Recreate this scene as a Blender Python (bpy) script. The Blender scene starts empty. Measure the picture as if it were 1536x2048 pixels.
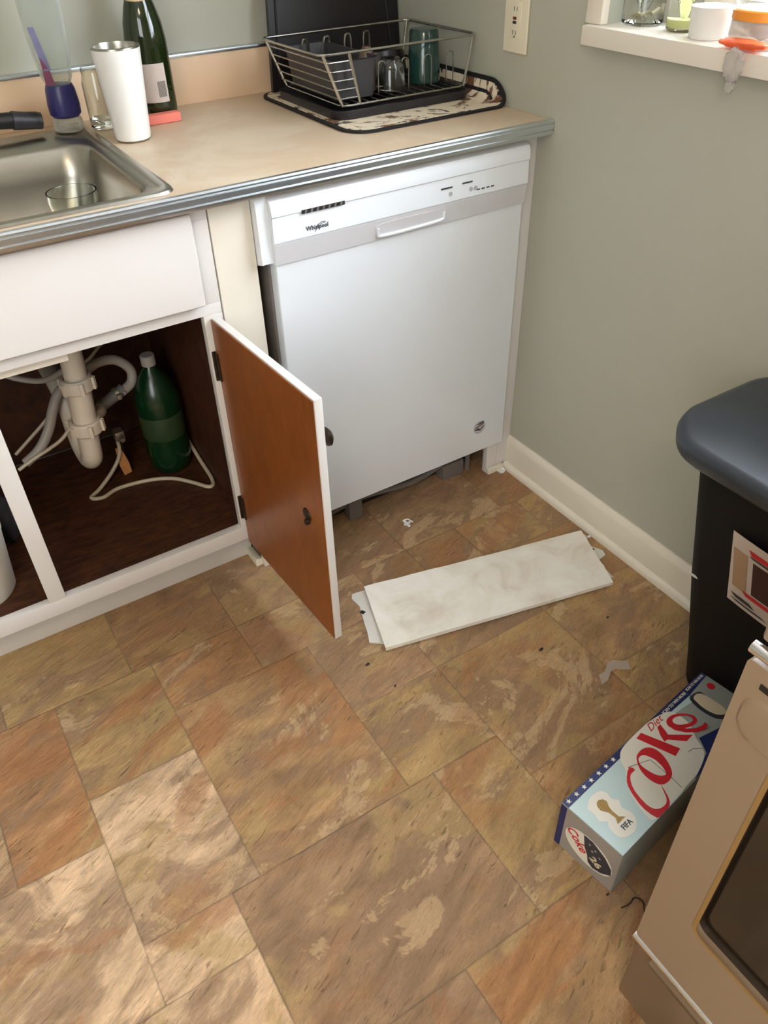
import bpy, bmesh, math, random
import mathutils, mathutils.geometry
from mathutils import Vector, Matrix
random.seed(7)
C = bpy.context.scene.collection
sc = bpy.context.scene
PI = math.pi

# ---------------------------------------------------------------- camera
cam_d = bpy.data.cameras.new('camera')
cam = bpy.data.objects.new('camera', cam_d); C.objects.link(cam)
cam.matrix_world = Matrix(((0.84453529, 0.35372134, -0.40204646, -1.243057),
                           (-0.53496939, 0.52388896, -0.6628334, -1.36326284),
                           (-0.02383062, 0.77486874, 0.63167281, 1.33163583),
                           (0, 0, 0, 1)))
cam_d.sensor_fit = 'VERTICAL'; cam_d.sensor_height = 36.0; cam_d.sensor_width = 27.0
cam_d.lens = 36.0 * 1583.37 / 2048
cam_d.shift_x = 1.5 / 2048; cam_d.shift_y = -10.2 / 2048
cam_d.clip_start = 0.02
sc.camera = cam

# ---------------------------------------------------------------- world, lights, exposure
def lin(c):
    if isinstance(c, str):
        c = [int(c[i:i + 2], 16) / 255 for i in (0, 2, 4)]
    else:
        c = [v / 255 for v in c]
    return tuple(v / 12.92 if v <= .04045 else ((v + .055) / 1.055) ** 2.4 for v in c) + (1,)

w = bpy.data.worlds.new('daylight'); sc.world = w; w.use_nodes = True
w.node_tree.nodes['Background'].inputs[0].default_value = (0.90, 0.95, 1.0, 1)
w.node_tree.nodes['Background'].inputs[1].default_value = 16.0

def area(name, loc, target, sx, sy, power, col):
    d = bpy.data.lights.new(name, 'AREA'); d.shape = 'RECTANGLE'; d.size = sx; d.size_y = sy
    d.energy = power; d.color = col
    o = bpy.data.objects.new(name, d); C.objects.link(o); o.location = loc
    o.rotation_euler = (Vector(target) - Vector(loc)).to_track_quat('-Z', 'Y').to_euler()
    return o
area('window_daylight', (0.32, -0.85, 1.75), (-1.5, -0.95, 0.7), 1.5, 1.2, 38, (0.88, 0.95, 1.0))
area('rear_left_fill', (-2.75, -2.7, 1.6), (-0.55, -0.1, 0.5), 1.3, 1.6, 42, (0.93, 0.97, 1.0))  # added cool fill from rear left
area('warm_fill', (-1.7, -1.9, 2.32), (-1.7, -1.9, 0.0), 0.5, 0.5, 15, (1.0, 0.78, 0.52))  # added warm fill standing in for bounce; no ceiling fixture is known

sc.view_settings.view_transform = 'Standard'
sc.view_settings.look = 'None'
sc.view_settings.gamma = 1.0
sc.view_settings.use_curve_mapping = False
sc.view_settings.exposure = 0.0

# ---------------------------------------------------------------- materials
class NT:
    def __init__(s, name):
        s.m = bpy.data.materials.new(name); s.m.use_nodes = True
        s.t = s.m.node_tree; s.t.nodes.clear()
        s.out = s.t.nodes.new('ShaderNodeOutputMaterial')
        s.b = s.t.nodes.new('ShaderNodeBsdfPrincipled')
        s.t.links.new(s.b.outputs[0], s.out.inputs[0])
    def n(s, typ, **kw):
        nd = s.t.nodes.new('ShaderNode' + typ)
        for k, v in kw.items():
            setattr(nd, k, v)
        return nd
    def l(s, a, b): s.t.links.new(a, b)
    def coord(s, scale=(1, 1, 1), rot=(0, 0, 0), off=None):
        tc = s.n('TexCoord'); mp = s.n('Mapping')
        mp.inputs['Scale'].default_value = scale; mp.inputs['Rotation'].default_value = rot
        src = tc.outputs['Object']
        if off is not None:
            ad = s.n('VectorMath', operation='ADD'); s.l(src, ad.inputs[0]); s.l(off, ad.inputs[1]); src = ad.outputs[0]
        if any(rot):
            m0 = s.n('Mapping'); m0.inputs['Rotation'].default_value = rot; mp.inputs['Rotation'].default_value = (0, 0, 0)
            s.l(src, m0.inputs[0]); src = m0.outputs[0]
        s.l(src, mp.inputs[0]); return mp.outputs[0]
    def noise(s, vec, scale, detail=4, rough=.55, dist=0):
        nd = s.n('TexNoise'); nd.inputs['Scale'].default_value = scale; nd.inputs['Detail'].default_value = detail
        nd.inputs['Roughness'].default_value = rough; nd.inputs['Distortion'].default_value = dist
        s.l(vec, nd.inputs['Vector']); return nd.outputs[0]
    def ramp(s, fac, stops):
        nd = s.n('ValToRGB'); e = nd.color_ramp.elements
        while len(e) < len(stops): e.new(.5)
        for i, (p, c) in enumerate(stops):
            e[i].position = p; e[i].color = lin(c) if not isinstance(c, (int, float)) else (c, c, c, 1)
        s.l(fac, nd.inputs[0]); return nd.outputs[0]
    def mix(s, fac, a, b, mode='MIX'):
        nd = s.n('Mix', data_type='RGBA', blend_type=mode)
        for v, i in ((fac, 0), (a, 6), (b, 7)):
            if isinstance(v, (int, float)): nd.inputs[i].default_value = v if i == 0 else (v, v, v, 1)
            elif isinstance(v, tuple): nd.inputs[i].default_value = v
            else: s.l(v, nd.inputs[i])
        return nd.outputs[2]
    def math(s, op, a, b=0.0):
        nd = s.n('Math', operation=op)
        for v, i in ((a, 0), (b, 1)):
            if isinstance(v, (int, float)): nd.inputs[i].default_value = v
            else: s.l(v, nd.inputs[i])
        return nd.outputs[0]
    def bump(s, h, strength=.2, dist=.002):
        nd = s.n('Bump'); nd.inputs['Strength'].default_value = strength; nd.inputs['Distance'].default_value = dist
        s.l(h, nd.inputs['Height']); s.l(nd.outputs[0], s.b.inputs['Normal'])
    def set(s, **kw):
        for k, v in kw.items():
            s.b.inputs[k.replace('_', ' ')].default_value = v

def plain(name, col, rough=.5, metal=0., var=.06, nscale=14., bump=0., spec=.5, **kw):
    t = NT(name); v = t.coord()
    nz = t.noise(v, nscale, 4)
    c = lin(col)
    hi = tuple(min(1, x * (1 + var)) for x in c[:3]) + (1,); lo = tuple(x * (1 - var) for x in c[:3]) + (1,)
    t.l(t.mix(nz, lo, hi), t.b.inputs['Base Color'])
    t.set(Roughness=rough, Metallic=metal, Specular_IOR_Level=spec)
    if bump: t.bump(t.noise(v, nscale * 6, 3), bump)
    for k, x in kw.items(): t.b.inputs[k.replace('_', ' ')].default_value = x
    return t.m

def glass(name, col, rough=.02, ior=1.45):
    t = NT(name)
    t.set(Base_Color=lin(col), Roughness=rough, IOR=ior, Transmission_Weight=1.0)
    # let light through thin clear glass so that it casts only a faint shade
    return t.m

def thin_clear(name, col, opacity=.2, rough=.08):
    t = NT(name)
    tr = t.n('BsdfTransparent'); tr.inputs[0].default_value = lin(col)
    t.set(Base_Color=lin(col), Roughness=rough, Specular_IOR_Level=.8)
    fr = t.n('LayerWeight'); fr.inputs[0].default_value = .25
    f = t.math('ADD', t.math('MULTIPLY', fr.outputs[1], .7), opacity)
    mx = t.n('MixShader'); t.l(f, mx.inputs[0]); t.l(tr.outputs[0], mx.inputs[1]); t.l(t.b.outputs[0], mx.inputs[2])
    t.l(mx.outputs[0], t.out.inputs[0])
    return t.m

def floor_mat():
    t = NT('slate_vinyl')
    tint = t.n('Attribute', attribute_name='tint'); off = t.n('Attribute', attribute_name='toff'); sm = t.n('Attribute', attribute_name='seam')
    rot = (0, 0, math.radians(-16))
    v = t.coord((1, 1.75, 1), rot, off.outputs['Vector'])
    v2 = t.coord((1, 1, 1), rot, off.outputs['Vector'])
    vs = t.coord((1, 3.0, 1), (0, 0, math.radians(-22)), off.outputs['Vector'])
    vd = t.coord((1, 4.5, 1), (0, 0, math.radians(-24)), off.outputs['Vector'])
    base = tint.outputs['Color']
    n1 = t.noise(v, 7, 6, .62, .6)
    col = t.mix(1.0, base, t.ramp(n1, [(.30, .62), (.5, .95), (.68, 1.22)]), 'MULTIPLY')
    # broad drifts of taupe and olive inside a stone
    n2 = t.noise(v, 4.2, 7, .62, 1.0)
    col = t.mix(t.math('MULTIPLY', t.ramp(n2, [(.49, 0.), (.56, 1.)]), .7), col, lin((160, 130, 106)))
    n3 = t.noise(v2, 5.3, 7, .6, .8)
    col = t.mix(t.math('MULTIPLY', t.ramp(n3, [(.54, 0.), (.60, 1.)]), .55), col, lin((194, 166, 116)))
    # flaked cream plates with ragged rims
    n4 = t.noise(v, 4.2, 10, .68, .6)
    col = t.mix(t.math('MULTIPLY', t.ramp(n4, [(.575, 0.), (.592, 1.)]), .55), col, lin((226, 196, 156)))
    # rust blooms
    n5 = t.noise(v, 3.6, 8, .60, 1.2)
    rustm = t.math('MULTIPLY', t.ramp(n5, [(.53, 0.), (.58, .55), (.66, .75), (.75, .8)]), t.math('ADD', tint.outputs['Alpha'], 0.0))
    col = t.mix(rustm, col, lin((182, 128, 86)))
    # fine stroke grain and short cracks
    g = t.noise(vs, 70, 5, .7, .2)
    col = t.mix(1.0, col, t.ramp(g, [(.25, .82), (.5, 1.0), (.75, 1.10)]), 'MULTIPLY')
    dash = t.ramp(t.noise(vd, 34, 3, .6, .35), [(.625, 0.), (.68, 1.)])
    gate = t.ramp(t.noise(v2, 11, 3, .5, 0), [(.42, .15), (.60, 1.)])
    crack = t.math('MULTIPLY', dash, gate)
    col = t.mix(t.math('MULTIPLY', crack, .5), col, lin((96, 70, 50)))
    seam = t.math('MULTIPLY', sm.outputs['Fac'], sm.outputs['Fac'])
    gro = t.ramp(t.noise(v2, 12, 3, .5, 0), [(.38, .15), (.62, .85)])
    col = t.mix(t.math('MULTIPLY', seam, gro), col, lin((126, 108, 92)))
    col = t.mix(1.0, col, (1.03, .99, .91, 1), 'MULTIPLY')
    t.l(col, t.b.inputs['Base Color'])
    t.set(Roughness=.42, Specular_IOR_Level=.35)
    rr = t.ramp(n1, [(.3, .36), (.7, .55)]); t.l(rr, t.b.inputs['Roughness'])
    big = t.noise(vs, 14, 8, .75, .6)
    mid = t.noise(vs, 38, 4, .7, .5)
    h = t.math('ADD', t.math('MULTIPLY', big, 1.3), t.math('ADD', t.math('MULTIPLY', g, .45), t.math('MULTIPLY', mid, .8)))
    h = t.math('ADD', h, t.math('MULTIPLY', t.ramp(n4, [(.590, 0.), (.61, 1.)]), .12))
    h = t.math('SUBTRACT', h, t.math('MULTIPLY', crack, .35))
    h = t.math('SUBTRACT', h, t.math('MULTIPLY', seam, .3))
    t.bump(h, 1.0, .006)
    return t.m

def wood(name, a, b, rough=.45, scale=(1, 1, .25), rot=(0, 0, 0), coat=0.):
    t = NT(name); v = t.coord(scale, rot)
    n = t.noise(v, 22, 6, .6, .8)
    t.l(t.ramp(n, [(.3, a), (.7, b)]), t.b.inputs['Base Color'])
    t.set(Roughness=rough, Specular_IOR_Level=.4, Coat_Weight=coat, Coat_Roughness=.25)
    t.bump(t.noise(v, 60, 3), .08)
    return t.m

def laminate():
    t = NT('tan_laminate'); v = t.coord()
    n = t.noise(v, 260, 2, .5); m = t.noise(v, 5, 5, .6, .6)
    c = t.mix(n, lin((198, 174, 146)), lin((212, 190, 162)))
    c = t.mix(t.math('MULTIPLY', t.ramp(m, [(.52, 0.), (.62, 1.)]), .35), c, lin((226, 216, 196)))
    t.l(c, t.b.inputs['Base Color']); t.set(Roughness=.42)
    return t.m

def brushed(name, col, rough=.3, scale=(2, 60, 60), var=.12):
    t = NT(name); v = t.coord(scale)
    n = t.noise(v, 8, 5, .6)
    c = lin(col)
    t.l(t.mix(n, tuple(x * (1 - var) for x in c[:3]) + (1,), tuple(min(1, x * (1 + var)) for x in c[:3]) + (1,)), t.b.inputs['Base Color'])
    t.set(Metallic=1.0, Roughness=rough)
    t.bump(n, .03)
    return t.m

def painted_wall(name, col):
    t = NT(name); v = t.coord()
    n = t.noise(v, 2.2, 4); c = lin(col)
    t.l(t.mix(n, tuple(x * .96 for x in c[:3]) + (1,), tuple(min(1, x * 1.04) for x in c[:3]) + (1,)), t.b.inputs['Base Color'])
    t.set(Roughness=.55, Specular_IOR_Level=.3); t.bump(t.noise(v, 220, 2), .05, .001)
    return t.m

def paper_panel():
    t = NT('scuffed_white_enamel'); v = t.coord((1, 1, 1), (0, 0, .4))
    n = t.noise(v, 9, 6, .6, .8)
    t.l(t.ramp(n, [(.30, (214, 204, 186)), (.46, (234, 228, 216)), (.62, (242, 238, 230))]), t.b.inputs['Base Color'])
    t.set(Roughness=.45); t.bump(t.noise(v, 14, 5, .6, 1.5), .25, .004)
    return t.m

def mat_pattern():
    t = NT('printed_drying_mat'); v = t.coord((1, 1.6, 1), (0, 0, .5))
    n = t.noise(v, 13, 7, .72, 1.2); n2 = t.noise(v, 9, 5, .6, .8)
    c = t.ramp(n, [(.42, (30, 26, 26)), (.455, (222, 208, 184))])
    c = t.mix(t.ramp(n2, [(.56, 0.), (.60, 1.)]), c, lin((112, 74, 52)))
    t.l(c, t.b.inputs['Base Color']); t.set(Roughness=.95); t.bump(t.noise(v, 300, 2), .4)
    return t.m

def bucket_mat():
    return plain('bucket_plastic', (226, 220, 206), .4)

M = dict(
    floor=floor_mat(), wall=painted_wall('sage_wall_paint', (176, 175, 160)), ceil=painted_wall('ceiling_paint', (235, 232, 224)),
    trim=plain('white_trim_paint', (228, 220, 204), .35, var=.03), sill=plain('white_sill_paint', (226, 216, 202), .3, var=.02),
    cab=plain('white_cabinet_paint', (220, 216, 212), .33, var=.02, nscale=6), kick=plain('toe_board_paint', (214, 208, 200), .4, var=.05),
    filler=plain('cream_filler_paint', (228, 220, 206), .38, var=.03),
    inside=wood('dark_stained_plywood', (46, 22, 10), (80, 42, 20), .55, (1, 3, 1)),
    insfloor=wood('worn_cabinet_floor', (40, 20, 11), (88, 50, 26), .6, (1, 4, 1)),
    doorback=wood('brown_varnished_wood', (124, 68, 26), (146, 82, 34), .38, (1.2, 1.2, .5), coat=.3),
    lam=laminate(), splash=plain('tan_backsplash_laminate', (222, 190, 156), .45, var=.05),
    alum=brushed('ribbed_aluminium', (214, 220, 226), .33, (1, 30, 30)), steel=brushed('sink_steel', (168, 164, 154), .30, (3, 40, 3)),
    chrome=plain('chrome', (225, 225, 228), .08, 1., .01), white=plain('white_enamel', (226, 230, 235), .22, var=.01, spec=.6),
    white2=plain('console_plastic', (232, 237, 243), .35, var=.01), grey=plain('console_shade_grey', (206, 205, 208), .4, var=.02),
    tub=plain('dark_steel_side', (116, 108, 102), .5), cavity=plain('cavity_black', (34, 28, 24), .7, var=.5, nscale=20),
    ink=plain('dark_ink', (52, 52, 60), .5), lightink=plain('pale_ink', (176, 176, 184), .5),
    black=plain('black_plastic', (12, 11, 11), .45, bump=.05), blackm=plain('black_rack_plastic', (40, 38, 42), .4),
    lid=plain('bin_lid_sheen_plastic', (48, 54, 62), .38, bump=.08, var=.04), binb=plain('bin_body_plastic', (16, 14, 13), .7, bump=.08, var=.04, spec=.25),  # black lid tinted bluish grey for its daylight sheen
    board=plain('black_board', (24, 21, 22), .35), wire=plain('steel_wire', (190, 188, 182), .25, 1., .05),
    teal=glass('teal_glass', (70, 128, 118), .05), clear=glass('clear_glass', (240, 244, 240), .02), greeng=glass('green_glass', (58, 84, 30), .03),
    clearp=thin_clear('clear_plastic', (224, 226, 220), .16), greenp=plain('green_bottle_plastic', (12, 52, 24), .22, spec=.6, Transmission_Weight=.25),
    blue=plain('blue_cap_plastic', (34, 30, 92), .35), tumbler=plain('white_tumbler_coat', (232, 230, 226), .3, var=.01),
    pvc=plain('white_pvc', (214, 202, 184), .4), hose=plain('grey_hose', (172, 162, 152), .5), hosed=plain('grey_rubber', (112, 108, 106), .55),
    tube=plain('pale_supply_tube', (190, 176, 152), .45), brass=plain('tan_tag', (190, 128, 74), .6, var=.25, nscale=60),
    bucket=bucket_mat(), bag=plain('grey_bag', (88, 86, 92), .5, var=.2), paper=plain('label_paper', (200, 186, 176), .7),
    coral=plain('coral_sponge', (232, 128, 112), .85, bump=.3), pillcap=plain('orange_lid', (240, 150, 50), .4), red=plain('soda_red', (196, 28, 40), .45, var=.03),
    silver=plain('box_silver', (156, 160, 154), .42, var=.05), ice=plain('box_ice_blue', (184, 204, 204), .42, var=.05), navy=plain('box_navy', (30, 40, 92), .45, var=.05),
    ballw=plain('box_white', (222, 216, 204), .45, var=.03), gold=plain('trophy_gold', (158, 126, 66), .5, var=.35, nscale=160),
    boxside=plain('box_end_grey', (150, 142, 134), .45, var=.08), kraft=plain('kraft_edge', (206, 190, 160), .7),
    panel=paper_panel(), panel2=plain('kick_panel_grey', (214, 210, 202), .4), dark=plain('dark_slot', (30, 28, 26), .6),
    stove=plain('bisque_stove_enamel', (146, 124, 102), .36, var=.03, nscale=5), drawer=plain('stove_drawer_metal', (142, 124, 104), .28, .6, var=.08, nscale=5),
    ovenglass=plain('oven_glass', (34, 28, 22), .12, spec=.7, var=.3, nscale=5), bronze=plain('window_rim_bronze', (150, 116, 68), .4),
    stovebody=plain('stove_side', (120, 108, 96), .4), matp=mat_pattern(), matb=plain('black_mat_binding', (20, 18, 20), .8),
    plate=plain('ivory_switch_plate', (226, 216, 192), .35, var=.02), redbtn=plain('red_button', (120, 46, 40), .5), crumb=plain('dark_crumb', (52, 34, 24), .8),
    plasticw=plain('white_plastic_bit', (232, 232, 230), .4), shred=thin_clear('torn_clear_film', (240, 230, 220), .42, .5),
    wrapo=thin_clear('orange_wrapper', (255, 130, 76), .45, .5), wrapc=thin_clear('crumpled_clear_wrapper', (238, 234, 230), .22, .4),
    label1=plain('blue_purple_label', (104, 100, 128), .5, var=.35, nscale=50), label2=plain('magenta_label', (112, 56, 78), .5, var=.3, nscale=50),
    pane=thin_clear('window_pane', (250, 252, 255), .03, .02), choc=plain('label_brown', (62, 34, 28), .6), tan=plain('label_tan', (170, 140, 110), .6, var=.15),
    hinge=plain('old_bronze_hinge', (58, 44, 34), .4, .7), yell=plain('yellow_candle', (228, 226, 150), .5), pot=plain('dark_pot', (30, 28, 30), .3),
    galv=plain('galvanised_screw', (176, 166, 150), .35, .8))

# ---------------------------------------------------------------- mesh helpers
def nb(): return bmesh.new()
def box(bm, x0, x1, y0, y1, z0, z1, bev=0., seg=2, mtx=None):
    r = bmesh.ops.create_cube(bm, size=1.0)
    vs = r['verts']
    for v in vs:
        v.co = Vector(((x0 + x1) / 2 + v.co.x * (x1 - x0), (y0 + y1) / 2 + v.co.y * (y1 - y0), (z0 + z1) / 2 + v.co.z * (z1 - z0)))
    if mtx is not None:
        for v in vs: v.co = mtx @ v.co
    if bev > 0:
        es = {e for v in vs for e in v.link_edges}
        bmesh.ops.bevel(bm, geom=list(es), offset=bev, segments=seg, affect='EDGES', profile=.6)
    return bm
def prism(bm, pts, fr, h):
    """closed polygon pts (2D) in frame fr (4x4: x right, y up, z out), thickness h along z"""
    ar = sum(pts[i - 1][0] * pts[i][1] - pts[i][0] * pts[i - 1][1] for i in range(len(pts)))
    if ar < 0: pts = list(reversed(pts))
    a = [bm.verts.new(fr @ Vector((x, y, 0))) for x, y in pts]
    b = [bm.verts.new(fr @ Vector((x, y, h))) for x, y in pts]
    n = len(pts)
    for t in mathutils.geometry.tessellate_polygon([[Vector((x, y, 0)) for x, y in pts]]):
        p = [Vector(pts[i]) for i in t]
        if (p[1] - p[0]).cross(p[2] - p[0]) < 0: t = (t[0], t[2], t[1])
        try:
            bm.faces.new([b[i] for i in t]); bm.faces.new([a[i] for i in reversed(t)])
        except ValueError: pass
    for i in range(n):
        bm.faces.new((a[i], a[(i + 1) % n], b[(i + 1) % n], b[i]))
    return bm
def ringprism(bm, outer, inner, fr, h):
    """ring between two loops of the same count"""
    n = len(outer)
    A = [[bm.verts.new(fr @ Vector((x, y, z))) for x, y in L] for L in (outer, inner) for z in (0, h)]
    o0, o1, i0, i1 = A
    for k in range(n):
        j = (k + 1) % n
        bm.faces.new((o1[k], o1[j], i1[j], i1[k])); bm.faces.new((o0[j], o0[k], i0[k], i0[j]))
        bm.faces.new((o0[k], o0[j], o1[j], o1[k])); bm.faces.new((i0[j], i0[k], i1[k], i1[j]))
    bmesh.ops.recalc_face_normals(bm, faces=bm.faces[:])
    return bm
def smoothloop(pts, n=4):
    out = []; m = len(pts)
    for i in range(m):
        p0, p1, p2, p3 = [Vector(pts[(i + k - 1) % m]) for k in range(4)]
        for s in range(n):
            t = s / n
            out.append(tuple(.5 * ((2 * p1) + (-p0 + p2) * t + (2 * p0 - 5 * p1 + 4 * p2 - p3) * t * t + (-p0 + 3 * p1 - 3 * p2 + p3) * t ** 3)))
    return out
def smoothpath(pts, n=6):
    P = [Vector(p) for p in pts]; P = [2 * P[0] - P[1]] + P + [2 * P[-1] - P[-2]]; out = []
    for i in range(1, len(P) - 2):
        p0, p1, p2, p3 = P[i - 1:i + 3]
        for s in range(n):
            t = s / n
            out.append(.5 * ((2 * p1) + (-p0 + p2) * t + (2 * p0 - 5 * p1 + 4 * p2 - p3) * t * t + (-p0 + 3 * p1 - 3 * p2 + p3) * t ** 3))
    out.append(P[-2]); return out
def tube(bm, pts, r, seg=10, smooth=0, closed=False, caps=True):
    P = smoothpath(pts, smooth) if smooth else [Vector(p) for p in pts]
    n = len(P); rr = r if callable(r) else (lambda t: r)
    up = None; rings = []
    for i in range(n):
        if closed: d = (P[(i + 1) % n] - P[i - 1]).normalized()
        else: d = (P[min(i + 1, n - 1)] - P[max(i - 1, 0)]).normalized()
        if up is None:
            up = d.orthogonal().normalized()
        else:
            up = (up - d * up.dot(d)).normalized()
        s = d.cross(up); R = rr(i / max(1, n - 1))
        rings.append([bm.verts.new(P[i] + (up * math.cos(2 * PI * k / seg) + s * math.sin(2 * PI * k / seg)) * R) for k in range(seg)])
    for i in range(n if closed else n - 1):
        a, b = rings[i], rings[(i + 1) % n]
        for k in range(seg):
            bm.faces.new((a[k], a[(k + 1) % seg], b[(k + 1) % seg], b[k]))
    if not closed and caps:
        bm.faces.new(list(reversed(rings[0]))); bm.faces.new(rings[-1])
    return bm
def lathe(bm, prof, c=(0, 0, 0), seg=40, mtx=None):
    """prof: (r, z) pairs; r==0 closes to a point"""
    c = Vector(c); rings = []
    for r, z in prof:
        if r <= 1e-6: rings.append([bm.verts.new((0, 0, z))])
        else: rings.append([bm.verts.new((r * math.cos(2 * PI * k / seg), r * math.sin(2 * PI * k / seg), z)) for k in range(seg)])
    new = [v for R in rings for v in R]
    for a, b in zip(rings, rings[1:]):
        if len(a) == 1 and len(b) == 1: continue
        for k in range(seg):
            j = (k + 1) % seg
            if len(a) == 1: bm.faces.new((a[0], b[j], b[k]))
            elif len(b) == 1: bm.faces.new((a[k], a[j], b[0]))
            else: bm.faces.new((a[k], a[j], b[j], b[k]))
    for v in new: v.co = (mtx @ v.co if mtx is not None else v.co) + c
    bmesh.ops.recalc_face_normals(bm, faces=bm.faces[:])
    return bm
def sweep_profile(bm, prof, x0, x1, axis='X'):
    """profile of (y,z) points swept along x; or (x,z) along y"""
    def P(t, a, b): return (t, a, b) if axis == 'X' else (a, t, b)
    A = [bm.verts.new(P(x0, a, b)) for a, b in prof]; B = [bm.verts.new(P(x1, a, b)) for a, b in prof]
    n = len(prof)
    for i in range(n): bm.faces.new((A[i], A[(i + 1) % n], B[(i + 1) % n], B[i]))
    f1 = bm.faces.new(list(reversed(A))); f2 = bm.faces.new(B)
    bmesh.ops.triangulate(bm, faces=[f1, f2])
    bmesh.ops.recalc_face_normals(bm, faces=bm.faces[:])
    return bm
def rrect(w, h, r, n=6, cx=0, cy=0):
    out = []
    for qx, qy, a0 in ((w / 2 - r, h / 2 - r, 0), (-w / 2 + r, h / 2 - r, 90), (-w / 2 + r, -h / 2 + r, 180), (w / 2 - r, -h / 2 + r, 270)):
        for i in range(n + 1):
            a = math.radians(a0 + 90 * i / n); out.append((cx + qx + r * math.cos(a), cy + qy + r * math.sin(a)))
    return out
def loft(bm, loops, cap0=True, cap1=True):
    R = [[bm.verts.new(p) for p in L] for L in loops]
    for a, b in zip(R, R[1:]):
        n = len(a)
        for k in range(n): bm.faces.new((a[k], a[(k + 1) % n], b[(k + 1) % n], b[k]))
    if cap0: bm.faces.new(list(reversed(R[0])))
    if cap1: bm.faces.new(R[-1])
    bmesh.ops.recalc_face_normals(bm, faces=bm.faces[:])
    return bm
def text_bm(s, size, fr, h=.0003, squash=1., shear=0., bold=0.):
    cu = bpy.data.curves.new('t', 'FONT'); cu.body = s; cu.size = size; cu.extrude = 0; cu.shear = shear
    cu.align_x = 'CENTER'; cu.align_y = 'CENTER'; cu.offset = bold; cu.resolution_u = 3
    o = bpy.data.objects.new('t', cu); C.objects.link(o)
    dg = bpy.context.evaluated_depsgraph_get()
    me = bpy.data.meshes.new_from_object(o.evaluated_get(dg))
    bm = nb(); bm.from_mesh(me)
    bpy.data.objects.remove(o); bpy.data.curves.remove(cu); bpy.data.meshes.remove(me)
    r = bmesh.ops.extrude_face_region(bm, geom=bm.faces[:])
    for v in [g for g in r['geom'] if isinstance(g, bmesh.types.BMVert)]: v.co.z += h
    for v in bm.verts: v.co = fr @ Vector((v.co.x * squash, v.co.y, v.co.z))
    bmesh.ops.recalc_face_normals(bm, faces=bm.faces[:])
    return bm
def frame(o, x, y):
    x = Vector(x).normalized(); y = Vector(y); y = (y - x * y.dot(x)).normalized(); z = x.cross(y)
    return Matrix(((x.x, y.x, z.x, o[0]), (x.y, y.y, z.y, o[1]), (x.z, y.z, z.z, o[2]), (0, 0, 0, 1)))
def circle(r, n=24, cx=0, cy=0, sx=1, sy=1):
    return [(cx + r * sx * math.cos(2 * PI * k / n), cy + r * sy * math.sin(2 * PI * k / n)) for k in range(n)]
def star(r, cx, cy, n=5):
    return [(cx + (r if k % 2 == 0 else r * .42) * math.sin(PI * k / n), cy + (r if k % 2 == 0 else r * .42) * math.cos(PI * k / n)) for k in range(2 * n)]

ROOTM = {}
def thing(name, label, cat, loc=(0, 0, 0), rotz=0., group=None):
    o = bpy.data.objects.new(name, None); C.objects.link(o)
    o.empty_display_size = .05; o.location = loc; o.rotation_euler = (0, 0, rotz)
    o['label'] = label; o['category'] = cat
    if group: o['group'] = group
    ROOTM[o.name] = Matrix.Translation(loc) @ Matrix.Rotation(rotz, 4, 'Z')
    return o
def obj(name, bm, m, parent=None, local=False, label=None, smooth=True, angle=35):
    me = bpy.data.meshes.new(name); bm.normal_update(); bm.to_mesh(me); bm.free()
    mats = m if isinstance(m, (list, tuple)) else [m]
    for x in mats: me.materials.append(M[x] if isinstance(x, str) else x)
    if smooth:
        for p in me.polygons: p.use_smooth = True
        me.set_sharp_from_angle(angle=math.radians(angle))
    o = bpy.data.objects.new(name, me); C.objects.link(o)
    if parent is not None:
        root = parent
        while root.parent is not None: root = root.parent
        if not local and root.name in ROOTM:
            me.transform(ROOTM[root.name].inverted())
        o.parent = parent
    if label: o['label'] = label
    return o
def single(name, bm, m, label, cat, loc=(0, 0, 0), rotz=0., group=None, local=False, **kw):
    mt = Matrix.Translation(loc) @ Matrix.Rotation(rotz, 4, 'Z')
    o = obj(name, bm, m, **kw)
    if not local: o.data.transform(mt.inverted())
    o.location = loc; o.rotation_euler = (0, 0, rotz); ROOTM[o.name] = mt
    o['label'] = label; o['category'] = cat
    if group: o['group'] = group
    return o
def struct(name, bm, m, parent=None, **kw):
    o = obj(name, bm, m, parent, **kw)
    if parent is None: o['kind'] = 'structure'
    return o
I4 = Matrix.Identity(4)
H = .908   # counter height

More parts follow.
